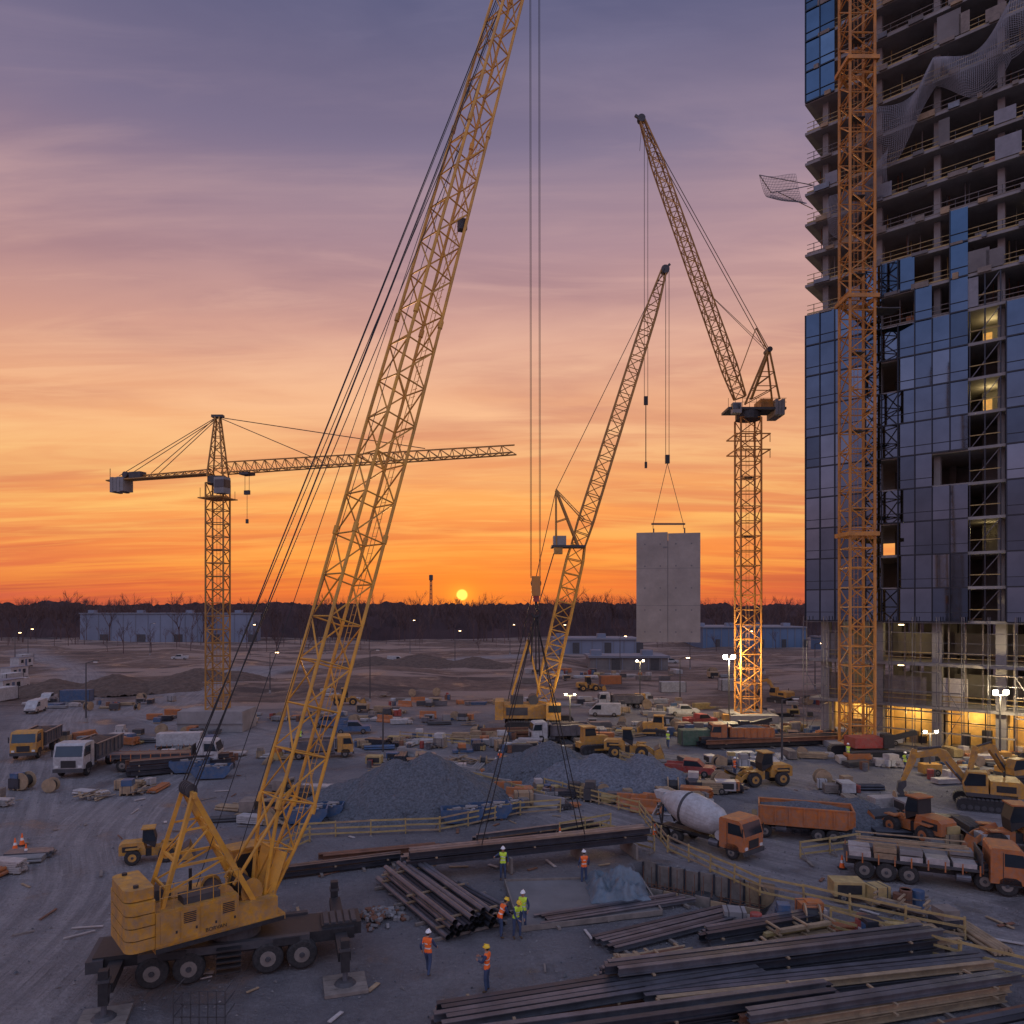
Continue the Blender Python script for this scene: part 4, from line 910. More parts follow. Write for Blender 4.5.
def pick(key,col,van=False):
    mb=MB()
    for x in(-1.55,1.6):
        for s in(-1,1): mb.wheel(x,s*.82,.38,.26)
    mb.prism([(-2.6,.4),(2.6,.4),(2.65,.95),(2.4,1.1),(-2.6,1.1)],-.92,.92,col)
    if van: mb.prism([(-2.6,1.1),(2.35,1.1),(1.5,2.0),(1.1,2.15),(-2.6,2.2)],-.9,.9,col); mb.prism([(.6,1.2),(2.2,1.2),(1.5,1.92),(.6,1.95)],-.91,.91,'cabglass')
    else:
        mb.prism([(-.7,1.1),(1.5,1.1),(.85,1.75),(-.6,1.8)],-.85,.85,col); mb.prism([(-.6,1.15),(1.42,1.15),(.82,1.68),(-.52,1.72)],-.86,.86,'cabglass')
        for s in(-1,1): mb.b2(-2.6,-.75,s*.88-.04,s*.88+.04,1.1,1.28,col)
    mb.b2(2.6,2.72,-.9,.9,.4,.6,'darkgrey'); mb.b2(2.64,2.68,-.85,-.5,.7,.85,'headlight'); mb.b2(2.64,2.68,.5,.85,.7,.85,'headlight')
    proto('pickup_truck' if not van else 'van',key,mb)
pick('pk','white'); pick('pkr','red'); pick('van','white',True); pick('pkb','blue')
def cont(key,col,L0=6.1):
    mb=MB(); mb.b2(0,L0,-1.2,1.2,.15,2.6,col)
    k=.2
    while k<L0-.2:
        for s in(-1,1): mb.b2(k,k+.12,s*1.22-.025,s*1.22+.025,.3,2.45,col)
        mb.b2(k,k+.12,-1.1,1.1,2.6,2.63,col); k+=.28
    for x in(0,L0):
        for s in(-1,1): mb.b2(x-.06,x+.06,s*1.2-.08,s*1.2+.08,.1,2.66,'darkgrey')
    for y in(-.9,-.3,.3,.9): mb.cyl((-.06,y,.2),(-.06,y,2.5),.03,'steel',n=6)
    proto('shipping_container',key,mb,.01)
cont('cb','blue'); cont('cw','white'); cont('co','orange'); cont('cg','greenp')
mb=MB(); mb.prism([(-2,.9),(-1.4,.15),(1.4,.15),(2,.9),(2,1.4),(1.9,1.4),(1.35,.25),(-1.35,.25),(-1.9,1.4),(-2,1.4)],-.85,.85,'blue')
for s in(-1,1): mb.prism([(-2,.9),(-1.4,.15),(1.4,.15),(2,.9),(2,1.4),(-2,1.4)],s*.88-.03,s*.88+.03,'blue')
for i in range(12): mb.rb((U(-1.2,1.2),U(-.6,.6),U(1.0,1.5)),(U(.5,1.6),U(.1,.4),U(.06,.3)),U(0,3),random.choice(['wood','wrap','woodgrey','concrete']))
proto('waste_skip','skip',mb,.01)
mb=MB(); mb.b2(0,7,-1.3,1.3,.3,2.9,'white'); mb.b2(-.1,7.1,-1.4,1.4,2.9,3.0,'farroof'); mb.b2(1,2.2,-1.33,-1.3,1.3,2.3,'cabglass'); mb.b2(4.6,5.8,-1.33,-1.3,1.3,2.3,'cabglass'); mb.b2(3,3.9,-1.34,-1.3,.35,2.4,'blue')
for x in(.3,3.5,6.6): mb.b2(x,x+.3,-1.2,1.2,0,.3,'darkgrey')
proto('site_cabin','cabin',mb,.02)
mb=MB(); mb.prism([(-.3,0),(.3,0),(.3,.15),(.1,.35),(.08,.85),(-.08,.85),(-.1,.35),(-.3,.15)],-1,1,'orange'); proto('traffic_barrier','barr',mb,.02)
mb=MB(); mb.prism([(-.3,0),(.3,0),(.3,.15),(.1,.35),(.08,.85),(-.08,.85),(-.1,.35),(-.3,.15)],-1.5,1.5,'concrete'); proto('concrete_barrier','barc',mb,.02)
# placements (x along picture reads, y = contact row)
place('mixer',706,846,-50,1.0); place('tipper',798,836,162,1.0); place('flatb',938,882,-22,1.02)
place('exc',985,808,155,1.15); place('exc',1015,786,195,1.0); place('loado',1015,850,170,1.1); place('flats',1060,893,-20)
place('loado',918,838,110,1.05); place('load',764,784,190,1.05)
place('dozer',592,752,20,1.15); place('load',628,757,-10,1.1)
place('dumpy',37,753,-75,1.15); place('dumpw',90,768,-84,1.25); place('load',150,860,20,.75)
place('flats',172,768,8,1.1); place('flatbx',190,752,10,.7); place('dumpy',322,757,15,.9); place('pkb',352,733,10); place('pkb',330,727,170)
place('skip',212,778,10,1.0); place('skip',190,772,12,1.0); place('skip',306,822,10,.9); place('skip',325,816,5,.8); place('skip',462,822,8,.9); place('skip',490,818,12,.9); place('skip',508,812,12,.7)
for (k,px,py,hd) in [('dozer',655,735,160),('pk',683,715,0),('pkr',700,725,20),('dumpw',620,705,180),('pkr',690,775,-20),
    ('van',605,716,170),('dumpo',740,745,178),('exc',780,700,120),('load',588,690,10),('van',20,690,-80),('pk',48,700,-75),('pk',180,662,190),('load',345,705,10),
    ('van',395,662,0),('van',640,668,0),('pk',670,664,0),('dumpw',560,742,190),('pk',880,745,5),('van',36,712,-78),('pk',62,690,-80)]:
    place(k,px,py,hd)
for i in range(7): place('cabin' if i%2 else 'cw',-8+i*4.5,702-i*6.5,92)
place('cg',680,745,5,.8); place('cw',660,690,0,.9); place('cw',720,690,4,1); place('cb',62,700,8,.9); place('co',600,686,5,.8)
for i,(px,py) in enumerate([(632,806),(645,806),(658,806),(672,808),(646,812),(520,800),(508,793),(428,718),(385,722),(405,706),(418,700)]): place('barr',px,py,U(60,120),1.1)
for i in range(9): place('barc',410+i*17,757+i*6.2,60,1)
for px,py in((728,742),(868,758)):
    mb=MB(); mb.tracks(-4,4,-2.4,1.0,1.3); mb.tracks(-4,4,2.4,1.0,1.3); mb.b2(-2,2,-1.9,1.9,.5,1.3,'black'); mb.b2(-2.5,1.5,-1.4,1.4,1.5,2.8,'red' if px>800 else 'black'); mb.cyl((0,0,1.3),(0,0,1.5),1.2,'darkgrey',n=14); mb.b2(1.2,2.6,-1.6,-.6,1.5,3.2,'black'); mb.beam((1,0,2),(6.5,0,3.2),.5,.6,'black'); o=mb.obj('crawler_drill_rig',G(px,py),rad(5),bevel=.03); o.scale=(.75,.75,.75)
# ---------------------------------------------------------------- piles
def pile(name,cx,cy,peaks,rad_,mat,res=.16,z0=0):
    v=[];f=[];n=int(2*rad_/res); g={}
    for i in range(n+1):
        for j in range(n+1):
            x=-rad_+i*res; y=-rad_+j*res; h=-.3
            for (px,py,hh,sl) in peaks: 
                dd=math.hypot(x-px,y-py)+.8*noise.noise((x*.4,y*.4,cx)); hp=hh-sl*math.sqrt(dd*dd+.3); h=max(h,hp)
            h+= (noise.fractal((x*1.2,y*1.2,cx),1,2,4)*.18+noise.noise((x*5,y*5,3))*.06) if h>-.25 else 0
            if h>-.28: g[(i,j)]=len(v); v.append((x,y,h))
    for (i,j),a in g.items():
        if (i+1,j) in g and (i,j+1) in g and (i+1,j+1) in g: f.append((a,g[(i+1,j)],g[(i+1,j+1)],g[(i,j+1)]))
    for _ in range(int(rad_*60)):
        pk=random.choice(peaks); rr=pk[2]/pk[3]*U(.75,1.2); a=U(0,6.28); s=U(.04,.14); c=Vector((pk[0]+rr*math.cos(a),pk[1]+rr*math.sin(a),max(0,pk[2]-rr*pk[3])+s*.3)); o=len(v)
        v+= [c+Vector((s,0,0)),c+Vector((-s,U(-s,s)*.3,0)),c+Vector((0,s*.8,0)),c+Vector((0,-s,0)),c+Vector((0,0,s*.8)),c-Vector((0,0,s))]
        for q in((0,2,4),(2,1,4),(1,3,4),(3,0,4)): f.append(tuple(o+k for k in q))
    m=MB(); m.add(v,f,mat); m.obj(name,(cx,cy,z0))
p=G(405,803); pile('gravel_pile',p.x,p.y,[(-.6,0,3.6,.62),(1.8,.6,4.0,.64),(-3.6,-.2,2.2,.52)],9,'gravelm')
p=G(550,772); pile('gravel_pile',p.x,p.y,[(0,0,3.1,.62),(-2.6,0,2.0,.58)],6.5,'gravelm')
p=G(622,784); pile('gravel_pile',p.x,p.y,[(-1.6,0,2.9,.58),(2.0,-.2,2.7,.56),(-4.2,.5,2.3,.58)],8.5,'gravelbl')
p=G(835,822); pile('gravel_pile',p.x,p.y,[(-1.5,0,1.5,.5),(1.5,.4,1.7,.5)],5.5,'gravelm')
pile('spoil_heap',pc.x-.6,pc.y+.2,[(-1.2,0,.7,.5),(1.2,.3,.6,.45)],2.0,'pitsoil',z0=-PD)
p=G(115,690); pile('earth_mound',p.x,p.y,[(0,0,3.0,.35),(9,3,2.2,.3),(-9,-3,2.4,.3)],18,'soil',.4)
p=G(200,680); pile('earth_mound',p.x,p.y,[(0,0,2.6,.3),(8,-2,2.2,.3)],16,'soil',.4)
p=G(420,665); pile('earth_mound',p.x,p.y,[(0,0,3.0,.25),(14,-2,2.4,.25),(-12,2,2.2,.25)],24,'soil',.5)
# formwork, rebar in the pit
mb=MB(); mb.T=Matrix.Translation((pc.x,pc.y,-PD))@Matrix.Rotation(math.atan2(pux.y,pux.x),4,'Z')
for s in(-1,1):
    for k in range(9): mb.b2(-3.5+k*.8,-2.75+k*.8,s*1.75-.03,s*1.75+.03,0,1.15+U(0,.2),random.choice(['wood','woodgrey','woodgrey'])); mb.b2(-3.5+k*.8,-3.42+k*.8,s*1.66-.05,s*1.66+.05,0,1.3,'steeldark')
for k in range(14): mb.cyl((-3.2+k*.48,-1.4,.25),(-3.2+k*.48,1.4,.25),.02,'rust',n=4); mb.cyl((-3.2+k*.48,-1.0,.2),(-3.2+k*.48,-1.0,1.3+U(0,.2)),.02,'rust',n=4); mb.cyl((-3.2+k*.48,1.0,.2),(-3.2+k*.48,1.0,1.3+U(0,.2)),.02,'rust',n=4)
for k in range(7): mb.cyl((-3.3,-1.3+k*.43,.28),(3.3,-1.3+k*.43,.28),.02,'rust',n=4)
mb.obj('foundation_formwork')
# ---------------------------------------------------------------- steel
def ibeam(mb,p,q,h,w,mat):
    p=Vector(p);q=Vector(q); up=Vector((0,0,1)); t=.12*h
    mb.beam(p,q,t*.7,h-2*t,mat); mb.beam(p+up*(h/2-t/2),q+up*(h/2-t/2),w,t,mat); mb.beam(p-up*(h/2-t/2),q-up*(h/2-t/2),w,t,mat)
def stack(name,a,b,wid,rows,h,mats,jit=.5,z0=.12,w=.3,gap=.06,kind='I'):
    mb=MB(); d=(b-a); L_=d.length; d.normalize(); s=Vector((-d.y,d.x,0))
    n=int(wid/(w+gap))
    for r in range(rows):
        z=z0+h/2+r*(h+.07)
        for i in range(n-r):
            if R()<.06*(r+1): continue
            o=(i-(n-1)/2)*(w+gap)+U(-.03,.03); e0=U(0,jit);e1=U(0,jit*1.5)
            p=a+s*o+d*e0; q=b+s*(o+U(-.05,.05))-d*e1; m=random.choice(mats)
            p=p+Vector((0,0,z));q=q+Vector((0,0,z))
            if kind=='I': ibeam(mb,p,q,h,w,m)
            elif kind=='P': mb.cyl(p,q,h/2,m,n=12,caps=False); mb.cyl(q,p,h/2*.88,'black',n=10,caps=False)
            else: mb.beam(p,q,w,h*U(.8,1),m)
        if r<rows-1: 
            for t in(.12,.5,.88):
                c=a.lerp(b,t); mb.beam(c-s*wid/2+Vector((0,0,z+h/2+.035)),c+s*wid/2+Vector((0,0,z+h/2+.035)),.1,.068,'wood')
    for t in(.1,.4,.7,.92):
        c=a.lerp(b,t); mb.beam(c-s*(wid/2+.3)+Vector((0,0,z0/2)),c+s*(wid/2+.3)+Vector((0,0,z0/2)),.14,z0*.98,'woodgrey')
    return mb.obj(name)
SD=['steeldark','steeldark','steel','steel']
stack('steel_beam_stack',G(600,990),G(930,948),2.0,3,.30,SD,w=.24,gap=.07)
stack('steel_beam_stack',G(430,1030),G(760,975),2.2,2,.28,SD+['rust'],w=.24,gap=.07)
stack('steel_beam_stack',G(640,1010),G(985,972),1.5,2,.26,['steeldark','rust','steel','wood'],w=.22,gap=.07)
stack('steel_beam_stack',G(470,1062),G(840,1008),1.6,3,.28,SD,w=.24,gap=.07)
stack('steel_beam_stack',G(740,1040),G(1010,996),1.5,3,.28,['rust','steeldark','wood','steel'],w=.24,gap=.07)
stack('steel_beam_stack',G(820,1075),G(1080,1020),1.6,2,.28,['rust','steeldark','steel'],w=.24,gap=.07)
stack('steel_beam_stack',G(600,950),G(740,915),1.8,1,.2,SD,w=.2)
stack('steel_beam_stack',G(535,925),G(690,900),1.2,1,.16,SD,w=.18)
stack('steel_beam_stack',G(700,945),G(815,925),1.4,2,.26,['steel','steeldark'],w=.24)
stack('steel_beam_stack',G(820,958),G(955,948),1.2,2,.22,['steel','rust','wood'],w=.2)
stack('rebar_bundle',G(610,973),G(690,958),1.0,3,.12,['rust','wood'],w=.12,kind='P')
stack('rebar_bundle',G(560,1002),G(650,985),.7,2,.1,['rust'],w=.1,kind='P')
stack('timber_stack',G(765,945),G(835,933),1.0,4,.16,['wood','safety'],w=.22,kind='B')
stack('timber_stack',G(615,978),G(665,972),.9,4,.14,['wood'],w=.2,kind='B')
stack('timber_stack',G(870,905),G(935,922),.9,4,.16,['wood','woodgrey'],w=.22,kind='B')
stack('suspended_steel_load',Vector((-5.9,40.0,0)),Vector((8.0,44.6,0)),1.5,2,.34,['steel','steeldark','steel'],z0=.85,w=.3)
stack('steel_beam_stack',G(262,880),G(402,862),1.0,2,.22,['rust','steeldark','steeldark'],w=.22)
stack('steel_beam_stack',G(318,862),G(440,850),.8,1,.3,['rust','steel'],w=.3)
stack('steel_beam_stack',G(470,845),G(600,828),1.0,2,.26,SD,w=.26)
stack('pipe_bundle',G(402,878),G(478,938),3.1,3,.26,['steel','steel','steel','steeldark'],w=.26,gap=.015,kind='P')
stack('pipe_bundle',G(450,885),G(510,918),1.0,1,.2,['steel','steeldark'],w=.22,kind='P')
stack('steel_beam_stack',G(125,775),G(235,765),3,3,.35,['rust','steeldark','steeldark'])
stack('steel_beam_stack',G(700,748),G(860,742),3,2,.4,['steeldark','steeldark','rust'])
stack('timber_stack',G(480,738),G(600,735),2,3,.3,['wood','rust'],kind='B')
mb=MB(); P0=[G(505,884),G(640,880),G(662,915),G(520,932)]
mb.add([p+Vector((0,0,.02)) for p in P0]+[p+Vector((0,0,.14)) for p in P0],[(4,5,6,7),(0,1,5,4),(1,2,6,5),(2,3,7,6),(3,0,4,7)],'concretedk')
for a,b_ in((0,1),(1,2),(2,3),(3,0)): mb.beam(P0[a]+Vector((0,0,.13)),P0[b_]+Vector((0,0,.13)),.08,.24,'woodgrey')
mb.obj('concrete_slab')
def tarp(c,rx,ry,hh,m='tarp'):
    v=[];f=[];n=40
    for i in range(n+1):
        for j in range(n+1):
            u,w_=i/n*2-1,j/n*2-1; e=max(0,1-max(abs(u),abs(w_))**4)
            h=hh*e*(.55+.6*noise.fractal((u*2.2+c.x,w_*2.2,0),1,2,4))+.16; v.append((c.x+u*rx*(1+.08*noise.noise((w_*3,1,0))),c.y+w_*ry*(1+.1*noise.noise((u*3,5,0))),max(.15,h)))
    for i in range(n):
        for j in range(n): a=i*(n+1)+j; f.append((a,a+n+1,a+n+2,a+1))
    m2=MB(); m2.add(v,f,m); m2.obj('tarpaulin_covered_pile',smooth=True)
tarp(G(617,893),1.5,1.8,1.1)
def fence(a,b,h=1.0,m='safety',sp=1.8):
    mb=MB(); d=b-a; n=max(1,int(d.length/sp)); s=Vector((-d.y,d.x,0)).normalized()
    for i in range(n+1):
        c=a.lerp(b,i/n)+s*U(-.06,.06); mb.beam(c,c+Vector((U(-.04,.04),U(-.04,.04),h)),.08,.08,m); mb.beam(c+Vector((0,0,.04)),c+s*.6+Vector((0,0,.04)),.08,.07,'woodgrey'); mb.beam(c+s*.55+Vector((0,0,.08)),c+Vector((0,0,h*.7)),.05,.05,'woodgrey')
        if i<n:
            e=a.lerp(b,(i+1)/n)
            for z in(.2,.55,.92): mb.beam(c+Vector((0,0,z+U(-.03,.03)))-s*.06,e+Vector((0,0,z+U(-.03,.03)))-s*.06,.03,.11,m if R()<.8 else 'wood')
    mb.obj('timber_guard_fence')
for a,b in[((300,838),(440,832)),((440,832),(520,815)),((520,815),(560,812)),((668,852),(760,895)),((760,895),(850,915)),((850,915),(965,940)),((830,930),(960,965)),((960,965),(1040,985)),((655,852),(600,838)),((560,838),(610,828)),((270,862),(310,842)),((545,790),(640,815)),((640,815),(668,852)),((430,770),(545,805)),((400,740),(470,745)),((860,850),(800,858)),((620,760),(700,790))]: fence(G(*a),G(*b))
def clutter(name,cx,cy,rx,ry,n,pal=('wood','wood','woodgrey','wrap','wrap','steel','concrete','orange','blue','white','darkgrey','steeldark','safety'),big=1):
    mb=MB()
    for _ in range(n):
        x=cx+U(-rx,rx); y=cy+U(-ry,ry); a=U(-.3,.3)+(math.pi/2 if R()<.3 else 0); k=R(); m=random.choice(pal); z=gz(x,y)
        s=big*U(.6,1.0); mb.T=Matrix.Translation((x,y,z))@Matrix.Rotation(a,4,'Z')@Matrix.Scale(s,4)
        if k<.26:
            nb=random.randint(2,6)
            for i in range(nb):
                for j in range(4): mb.b2(-1.3,1.3+U(-.2,.2),-.5+j*.27,-.26+j*.27,.08+i*.16,.21+i*.16,m)
            for q in(-1,1): mb.b2(q-.06,q+.06,-.55,.55,0,.08,'woodgrey')
        elif k<.5:
            h=U(.5,1.1); w_=U(.5,.8); mb.b2(-w_,w_,-.5,.5,.14,h,m); 
            for q in(-w_,0,w_-.1): mb.b2(q,q+.1,-.52,.52,0,.14,'wood')
            for q in(-w_*.6,w_*.6): mb.b2(q-.03,q+.03,-.51,.51,.13,h+.01,'darkgrey')
            if R()<.4: mb.b2(-w_*.8,w_*.7,-.45,.42,h+.02,h+.5,random.choice(pal))
        elif k<.63:
            for i in range(5):
                mb.cyl((-1.8,-.5+i*.24,.13),(1.8,-.5+i*.24,.13),.11,m,n=8)
                if i<4: mb.cyl((-1.8,-.38+i*.24,.33),(1.8,-.38+i*.24,.33),.11,m,n=8)
        elif k<.72:
            for i in range(random.randint(1,4)): xx=U(-.7,.7);yy=U(-.5,.5); mb.cyl((xx,yy,0),(xx,yy,.88),.29,random.choice(['blue','rust','red','steel']),n=12); mb.cyl((xx,yy,.44),(xx,yy,.47),.305,'darkgrey',n=12)
        elif k<.78:
            for q in(-.4,.4): mb.cyl((0,q-.04,.7),(0,q+.04,.7),.7,'wood',n=18)
            mb.cyl((0,-.36,.7),(0,.36,.7),.45,'black',n=14)
        elif k<.92:
            for i in range(7): mb.rb((U(-.6,.6),U(-.6,.6),.08+i*.06),(U(1.2,2.6),.22,.06),U(-1,1),random.choice(['wood','woodgrey']))
        else:
            mb.b2(-.9,.9,-.6,.6,.35,1.2,m); mb.b2(-.7,.7,-.62,.62,.5,1.05,'black'); mb.wheel(-.4,.65,.3,.18); mb.wheel(-.4,-.65,.3,.18); mb.beam((.9,0,.4),(1.7,0,.35),.08,.08,'black')
    mb.T=None; return mb.obj(name)
for (px,py,rx,ry,n) in[(265,815,3,3,18),(300,800,3,2.5,16),(225,760,6,4,22),(120,790,3,3,9),(450,766,7,3,40),(480,745,9,5,46),(395,745,4,3,20),(530,800,3,2,16),(560,795,4,2.0,18),(655,803,3.5,1.6,22),(700,790,4,2,20),(545,738,8,4,24),(640,730,10,5,44),(760,735,9,4,44),(700,712,14,6,40),
    (830,735,8,4,36),(900,765,5,3,24),(940,840,2.5,2.5,10),(985,780,4,2,14),(960,760,6,3,30),(885,812,2,2,8),(590,700,14,6,30),(480,705,14,4,18),(150,740,6,4,26),(60,742,5,3,10),(8,800,2,6,14),(12,870,1.0,2.5,8),(250,718,12,4,30),(90,705,10,6,20),(380,695,12,5,14),(830,700,8,5,22),(880,905,2,.8,6),(905,935,3,1,8),(785,925,2.5,.8,8),(690,985,2.5,1,3),(345,715,8,4,24),(420,722,8,3,20),
    (790,760,5,2,14),(720,765,4,2,14),(860,790,3,1.5,8)]:
    p=G(px,py); clutter('building_materials_pile',p.x,p.y,rx,ry,n)
p=G(650,678); clutter('building_materials_pile',p.x,p.y,26,8,36,big=1.4)
mb=MB()
for _ in range(3200):
    y=U(24,66); x=U(-.68,.68)*y; s=U(.015,.06)*(2 if R()<.05 else 1)
    if pitf(x,y)>0: continue
    if R()<.955: mb.add([(x+s,y,0),(x-s,y+U(-s,s),0),(x,y+s,0),(x+U(-s,s),y-s,0),(x,y,s)],[(0,2,4),(2,1,4),(1,3,4),(3,0,4)],random.choice(['concrete','concretedk','gravelm','concretedk']))
    else: mb.rb((x,y,.03),(U(.3,1.4),U(.06,.2),.04),U(0,3.1),random.choice(['woodgrey','wood','rust','wrap']))
mb.obj('gravel_debris')
p=G(378,918)
mb=MB()
for _ in range(160): 
    a=U(0,6.28); r=abs(random.gauss(0,.6)); mb.rb((p.x+r*math.cos(a),p.y+r*math.sin(a),max(.05,.4-r*.35)),(U(.1,.35),U(.08,.25),U(.06,.2)),U(0,3),random.choice(['rust','concrete','concretedk']),U(0,1))
mb.obj('rubble_pile')
mb=MB(); p=G(205,1018)
for i in range(7): mb.beam((p.x-.9+i*.3,p.y-.5,0),(p.x-.9+i*.3,p.y-.5,1.2),.03,.03,'darkgrey'); 
for z in(.3,.75,1.2): mb.beam((p.x-.9,p.y-.5,z),(p.x+.9,p.y-.5,z),.03,.03,'darkgrey'); mb.beam((p.x-.9,p.y-.5,z),(p.x-.9,p.y+.4,z),.03,.03,'darkgrey'); mb.beam((p.x+.9,p.y-.5,z),(p.x+.9,p.y+.4,z),.03,.03,'darkgrey')
mb.obj('steel_cage_rack')
def cone(px,py):
    mb=MB(); mb.b2(-.2,.2,-.2,.2,0,.04,'black'); mb.cyl((0,0,.04),(0,0,.3),.15,'hiviso',.1,12); mb.cyl((0,0,.3),(0,0,.45),.1,'reflect',.07,12); mb.cyl((0,0,.45),(0,0,.72),.07,'hiviso',.025,12); mb.obj('traffic_cone',G(px,py))
for q in[(560,838),(842,868),(655,835),(22,845),(15,850),(26,856)]: cone(*q)
# ---------------------------------------------------------------- light poles
def pole(px,py,h,lit=0,arm=1,name='street_lamp'):
    p=G(px,py); mb=MB(); mb.cyl((0,0,0),(0,0,h),.11,'darkgrey',.06,8); mb.cyl((0,0,0),(0,0,.5),.22,'concrete',.18,8)
    mb.cyl((0,0,h),(arm,0,h+.25),.05,'darkgrey',n=6); mb.b2(arm-.1,arm+.6,-.16,.16,h+.2,h+.34,'darkgrey'); mb.b2(arm,arm+.5,-.14,.14,h+.08,h+.199,'lampsmall' if lit else 'headlight')
    mb.obj(name,(p.x,p.y,gz(p.x,p.y)))
for q in[(86,722,7.5,0),(383,757,4.5,0),(370,700,8,0),(782,765,6,0),(250,660,9,1),(455,665,9,1),(690,668,9,1),(560,665,9,1),(28,658,8,1),(620,672,8,1),(150,658,9,0),(900,735,7,1),(410,655,10,1),(325,655,10,1),(745,680,9,1),(815,690,8,1),(680,700,7,1),(270,690,7,1),(15,665,8,1),(510,655,9,1)]: pole(*q)
def flood(px,py,h,en,m='lampflood',s=1):
    p=G(px,py); mb=MB(); mb.cyl((0,0,0),(0,0,h),.09,'darkgrey',n=8); mb.b2(-.8,.8,-.5,.5,.2,1.0,'yellow'); mb.wheel(.3,.6,.3,.2); mb.wheel(.3,-.6,.3,.2)
    mb.b2(-.75,.75,-.06,.06,h-.05,h+.05,'darkgrey')
    for k in(-.5,.5): mb.b2(k-.28*s,k+.28*s,-.12,.08,h+.06,h+.5*s,'darkgrey'); mb.b2(k-.22*s,k+.22*s,-.15,-.121,h+.1,h+.46*s,m)
    mb.obj('light_tower',(p.x,p.y,0)); l=lamp((p.x,p.y-.7,h+.2),en,(1,.78,.44),.25)
flood(729,722,8.0,4200,s=1.1); flood(1000,762,6.3,1600); flood(930,775,3.6,300,s=.6); flood(570,735,4.5,450,s=.5); flood(640,700,6,600,s=.6)
p=W(431,600,420); mb=MB(); mb.lattice((p.x,420,0),(p.x,420,33),[(0,1.6,1.6),(1,.8,.8)],14,.2,.1,'darkgrey',up=(0,1,0)); mb.b2(p.x-1,p.x+1,419,421,30,33,'darkgrey'); mb.obj('radio_mast')
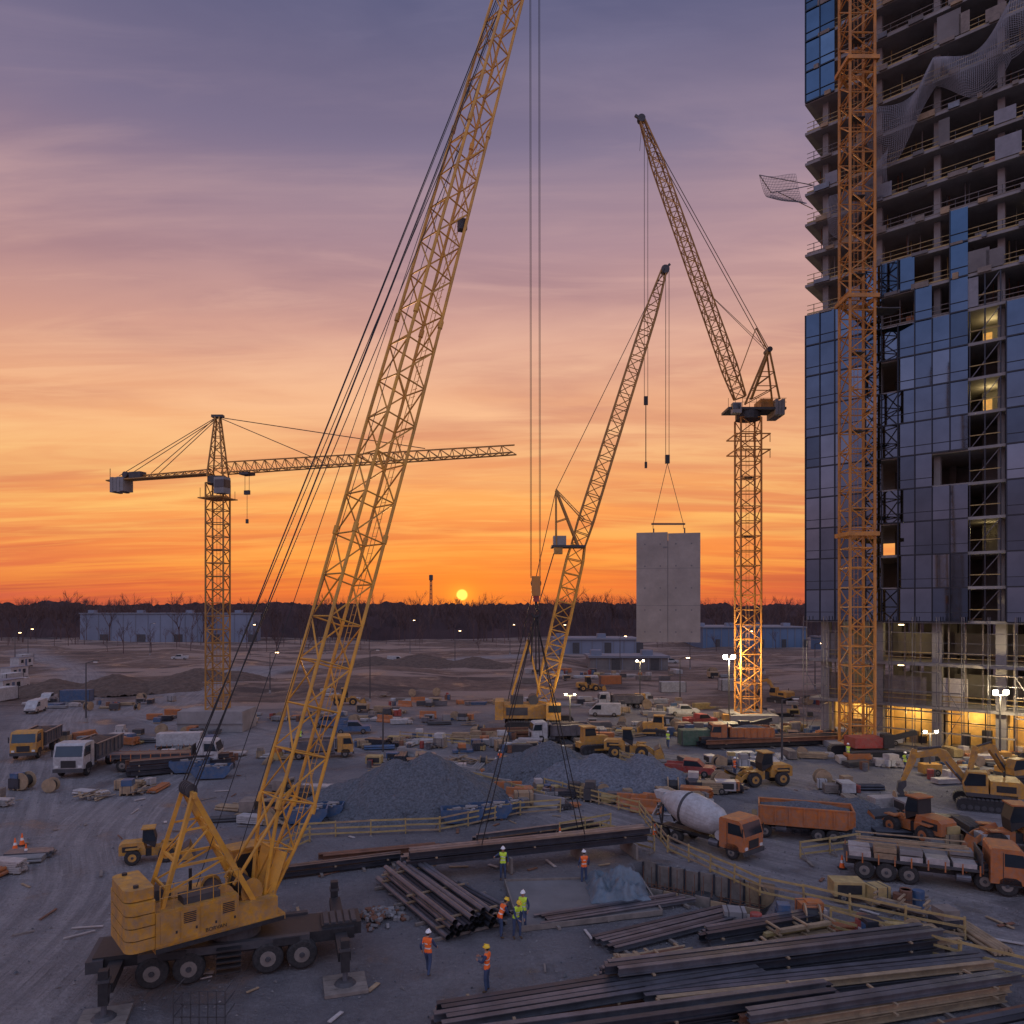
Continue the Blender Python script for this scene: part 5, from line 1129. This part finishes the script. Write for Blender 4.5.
# ---------------------------------------------------------------- people
def skinmesh(verts,edges,radii,sub=1):
    me=bpy.data.meshes.new('t'); me.from_pydata(verts,edges,[]); o=bpy.data.objects.new('t',me); bpy.context.collection.objects.link(o)
    o.modifiers.new('s','SKIN'); 
    for i,r in enumerate(radii): 
        rr=r if isinstance(r,tuple) else (r,r); me.skin_vertices[0].data[i].radius=rr; me.skin_vertices[0].data[i].use_root=(i==0)
    s=o.modifiers.new('b','SUBSURF'); s.levels=sub; s.render_levels=sub
    bpy.context.view_layer.update(); m2=bpy.data.meshes.new_from_object(o.evaluated_get(bpy.context.evaluated_depsgraph_get()))
    vs=[v.co.copy() for v in m2.vertices]; fs=[tuple(p.vertices) for p in m2.polygons]; bpy.data.objects.remove(o); return vs,fs
def person(px,py,face,vest,helm,pose='stand',bend=0,xy=None,pants='jeans'):
    le,lw=(-.27,-.02,1.17),(-.27,.10,.95); re_,rw=(.27,-.02,1.17),(.27,.10,.95)
    lk,la=(-.11,.03,.50),(-.12,-.02,.09); rk,ra=(.11,.03,.50),(.12,-.02,.09)
    if pose=='walk': lk,la=(-.11,.16,.52),(-.12,.22,.09); rk,ra=(.11,-.04,.5),(.12,-.24,.12); le,lw=(-.26,-.14,1.19),(-.26,-.04,.97); re_,rw=(.26,.10,1.18),(.25,.28,1.04)
    if pose=='phone': re_,rw=(.25,.12,1.2),(.12,.34,1.26); le,lw=(-.25,.10,1.2),(-.12,.32,1.2)
    if pose=='point': re_,rw=(.36,.16,1.36),(.45,.42,1.38)
    if pose=='reach': re_,rw=(.22,.22,1.2),(.14,.46,1.12); le,lw=(-.22,.22,1.2),(-.14,.46,1.1); lk,la=(-.14,.12,.5),(-.15,.1,.09)
    V=[(0,0,.94),(0,0,1.08),(0,0,1.25),(0,-.01,1.40),(0,0,1.49),(0,.015,1.58),
       (-.17,-.01,1.42),le,lw,(.17,-.01,1.42),re_,rw,
       (-.095,0,.88),lk,la,(la[0]-.02,la[1]+.16,la[2]-.045),(.095,0,.88),rk,ra,(ra[0]+.02,ra[1]+.16,ra[2]-.045)]
    E=[(0,1),(1,2),(2,3),(3,4),(4,5),(3,6),(6,7),(7,8),(3,9),(9,10),(10,11),(0,12),(12,13),(13,14),(14,15),(0,16),(16,17),(17,18),(18,19)]
    Rr=[(.15,.11),(.135,.10),(.155,.115),(.15,.11),.06,.055,.075,.052,.036,.075,.052,.036,.095,.065,.05,.045,.095,.065,.05,.045]
    vs,fs=skinmesh(V,E,Rr,2)
    mb=MB(); parts={}
    for f in fs:
        c=sum((vs[i] for i in f),Vector())/len(f)
        dw=min((c-Vector(lw)).length,(c-Vector(rw)).length)
        arm=abs(c.x)>.19 or (c.y>.14 and c.z>.95)
        if c.z>1.50 and abs(c.x)<.09: m='skin'
        elif dw<.05: m='skin'
        elif c.z<.13: m='boots'
        elif arm and c.z>.9: m='shirt'
        elif c.z<.93: m=pants
        elif 1.06<c.z<1.12 or 1.24<c.z<1.29: m='reflect'
        else: m=vest
        parts.setdefault(m,[]).append(f)
    for m,ff in parts.items(): mb.add(vs,ff,m)
    for el,wr,sg in((le,lw,-1),(re_,rw,1)):
        e=Vector(el);w_=Vector(wr); d=(w_-e).normalized(); sd_=Vector((0,1,0)) if abs(d.z)>.7 else Vector((0,0,1)); sd_=(sd_-d*sd_.dot(d)).normalized(); nn=d.cross(sd_)*sg
        hv=[w_,w_+d*.05]; he=[(0,1)]; hr=[(.026,.02),(.038,.018)]
        for k,(o,l) in enumerate(((.030,.068),(.010,.078),(-.010,.072),(-.030,.056))):
            b0=len(hv); r0=w_+d*.085+sd_*o; hv+= [r0,r0+d*l*.5-nn*.006,r0+d*l*.85-nn*.028]; he+= [(1,b0),(b0,b0+1),(b0+1,b0+2)]; hr+= [.0105,.0095,.0085]
        b0=len(hv); hv+= [w_+d*.04+sd_*.036,w_+d*.07+sd_*.06-nn*.01,w_+d*.10+sd_*.066-nn*.02]; he+= [(1,b0),(b0,b0+1),(b0+1,b0+2)]; hr+= [.013,.0115,.0095]
        a,b_=skinmesh([tuple(q) for q in hv],he,hr,1); mb.add(a,b_,'skin')
    mb.ell((0,.03,1.655),(.073,.092,.112),'skin',16,12); mb.add([(-.014,.115,1.64),(.014,.115,1.64),(0,.145,1.635),(0,.118,1.685)],[(0,1,2),(0,2,3),(1,3,2)],'skin')
    for s in(-1,1): mb.ell((s*.028,.112,1.672),(.012,.009,.008),'hair',8,5); mb.ell((s*.075,.02,1.65),(.012,.022,.033),'skin',8,6)
    mb.ell((0,.115,1.605),(.024,.009,.006),'red',8,4); mb.ell((0,-.01,1.66),(.077,.075,.09),'hair',14,8)
    mb.ell((0,.015,1.70),(.108,.132,.115),helm,16,6,0,.5); mb.cyl((0,.03,1.695),(0,.03,1.71),.125,helm,.118,18); mb.ell((0,.135,1.70),(.07,.045,.01),helm,12,4)
    mb.b2(-.012,.012,-.09,.12,1.79,1.822,helm)
    if bend:
        for i,v in enumerate(mb.v):
            v=Vector(v); t=min(1,max(0,(v.z-.85)/.35)); 
            if v.z>.85 or (v.y>.3):
                a=rad(-bend)*t; q=Vector((0,0,.95)); r=Matrix.Rotation(a,3,'X')@(v-q); mb.v[i]=tuple(r+q)
    return mb.obj('construction_worker',(G(px,py) if xy is None else Vector((*xy,0)))+Vector((0,0,-.01)),rad(face),smooth=True)
person(428,975,-20,'hiviso','helmw','walk'); person(487,992,70,'hiviso','helmy','phone')
person(500,938,-60,'hiviso','helmy','reach',25); person(516,938,-150,'hivisy','helmy','reach',20); person(523,930,160,'hivisy','helmw','stand'); person(503,880,180,'hivisy','helmw','point'); person(584,884,10,'hiviso','helmw','stand')
person(848,762,180,'hivisy','helmw','walk'); person(300,745,0,'hivisy','helmw','walk')
for (px,py) in((668,748),(500,770),(905,772),(735,778)): person(px,py,U(0,360),random.choice(['hiviso','hivisy']),'helmw',random.choice(['stand','walk']))
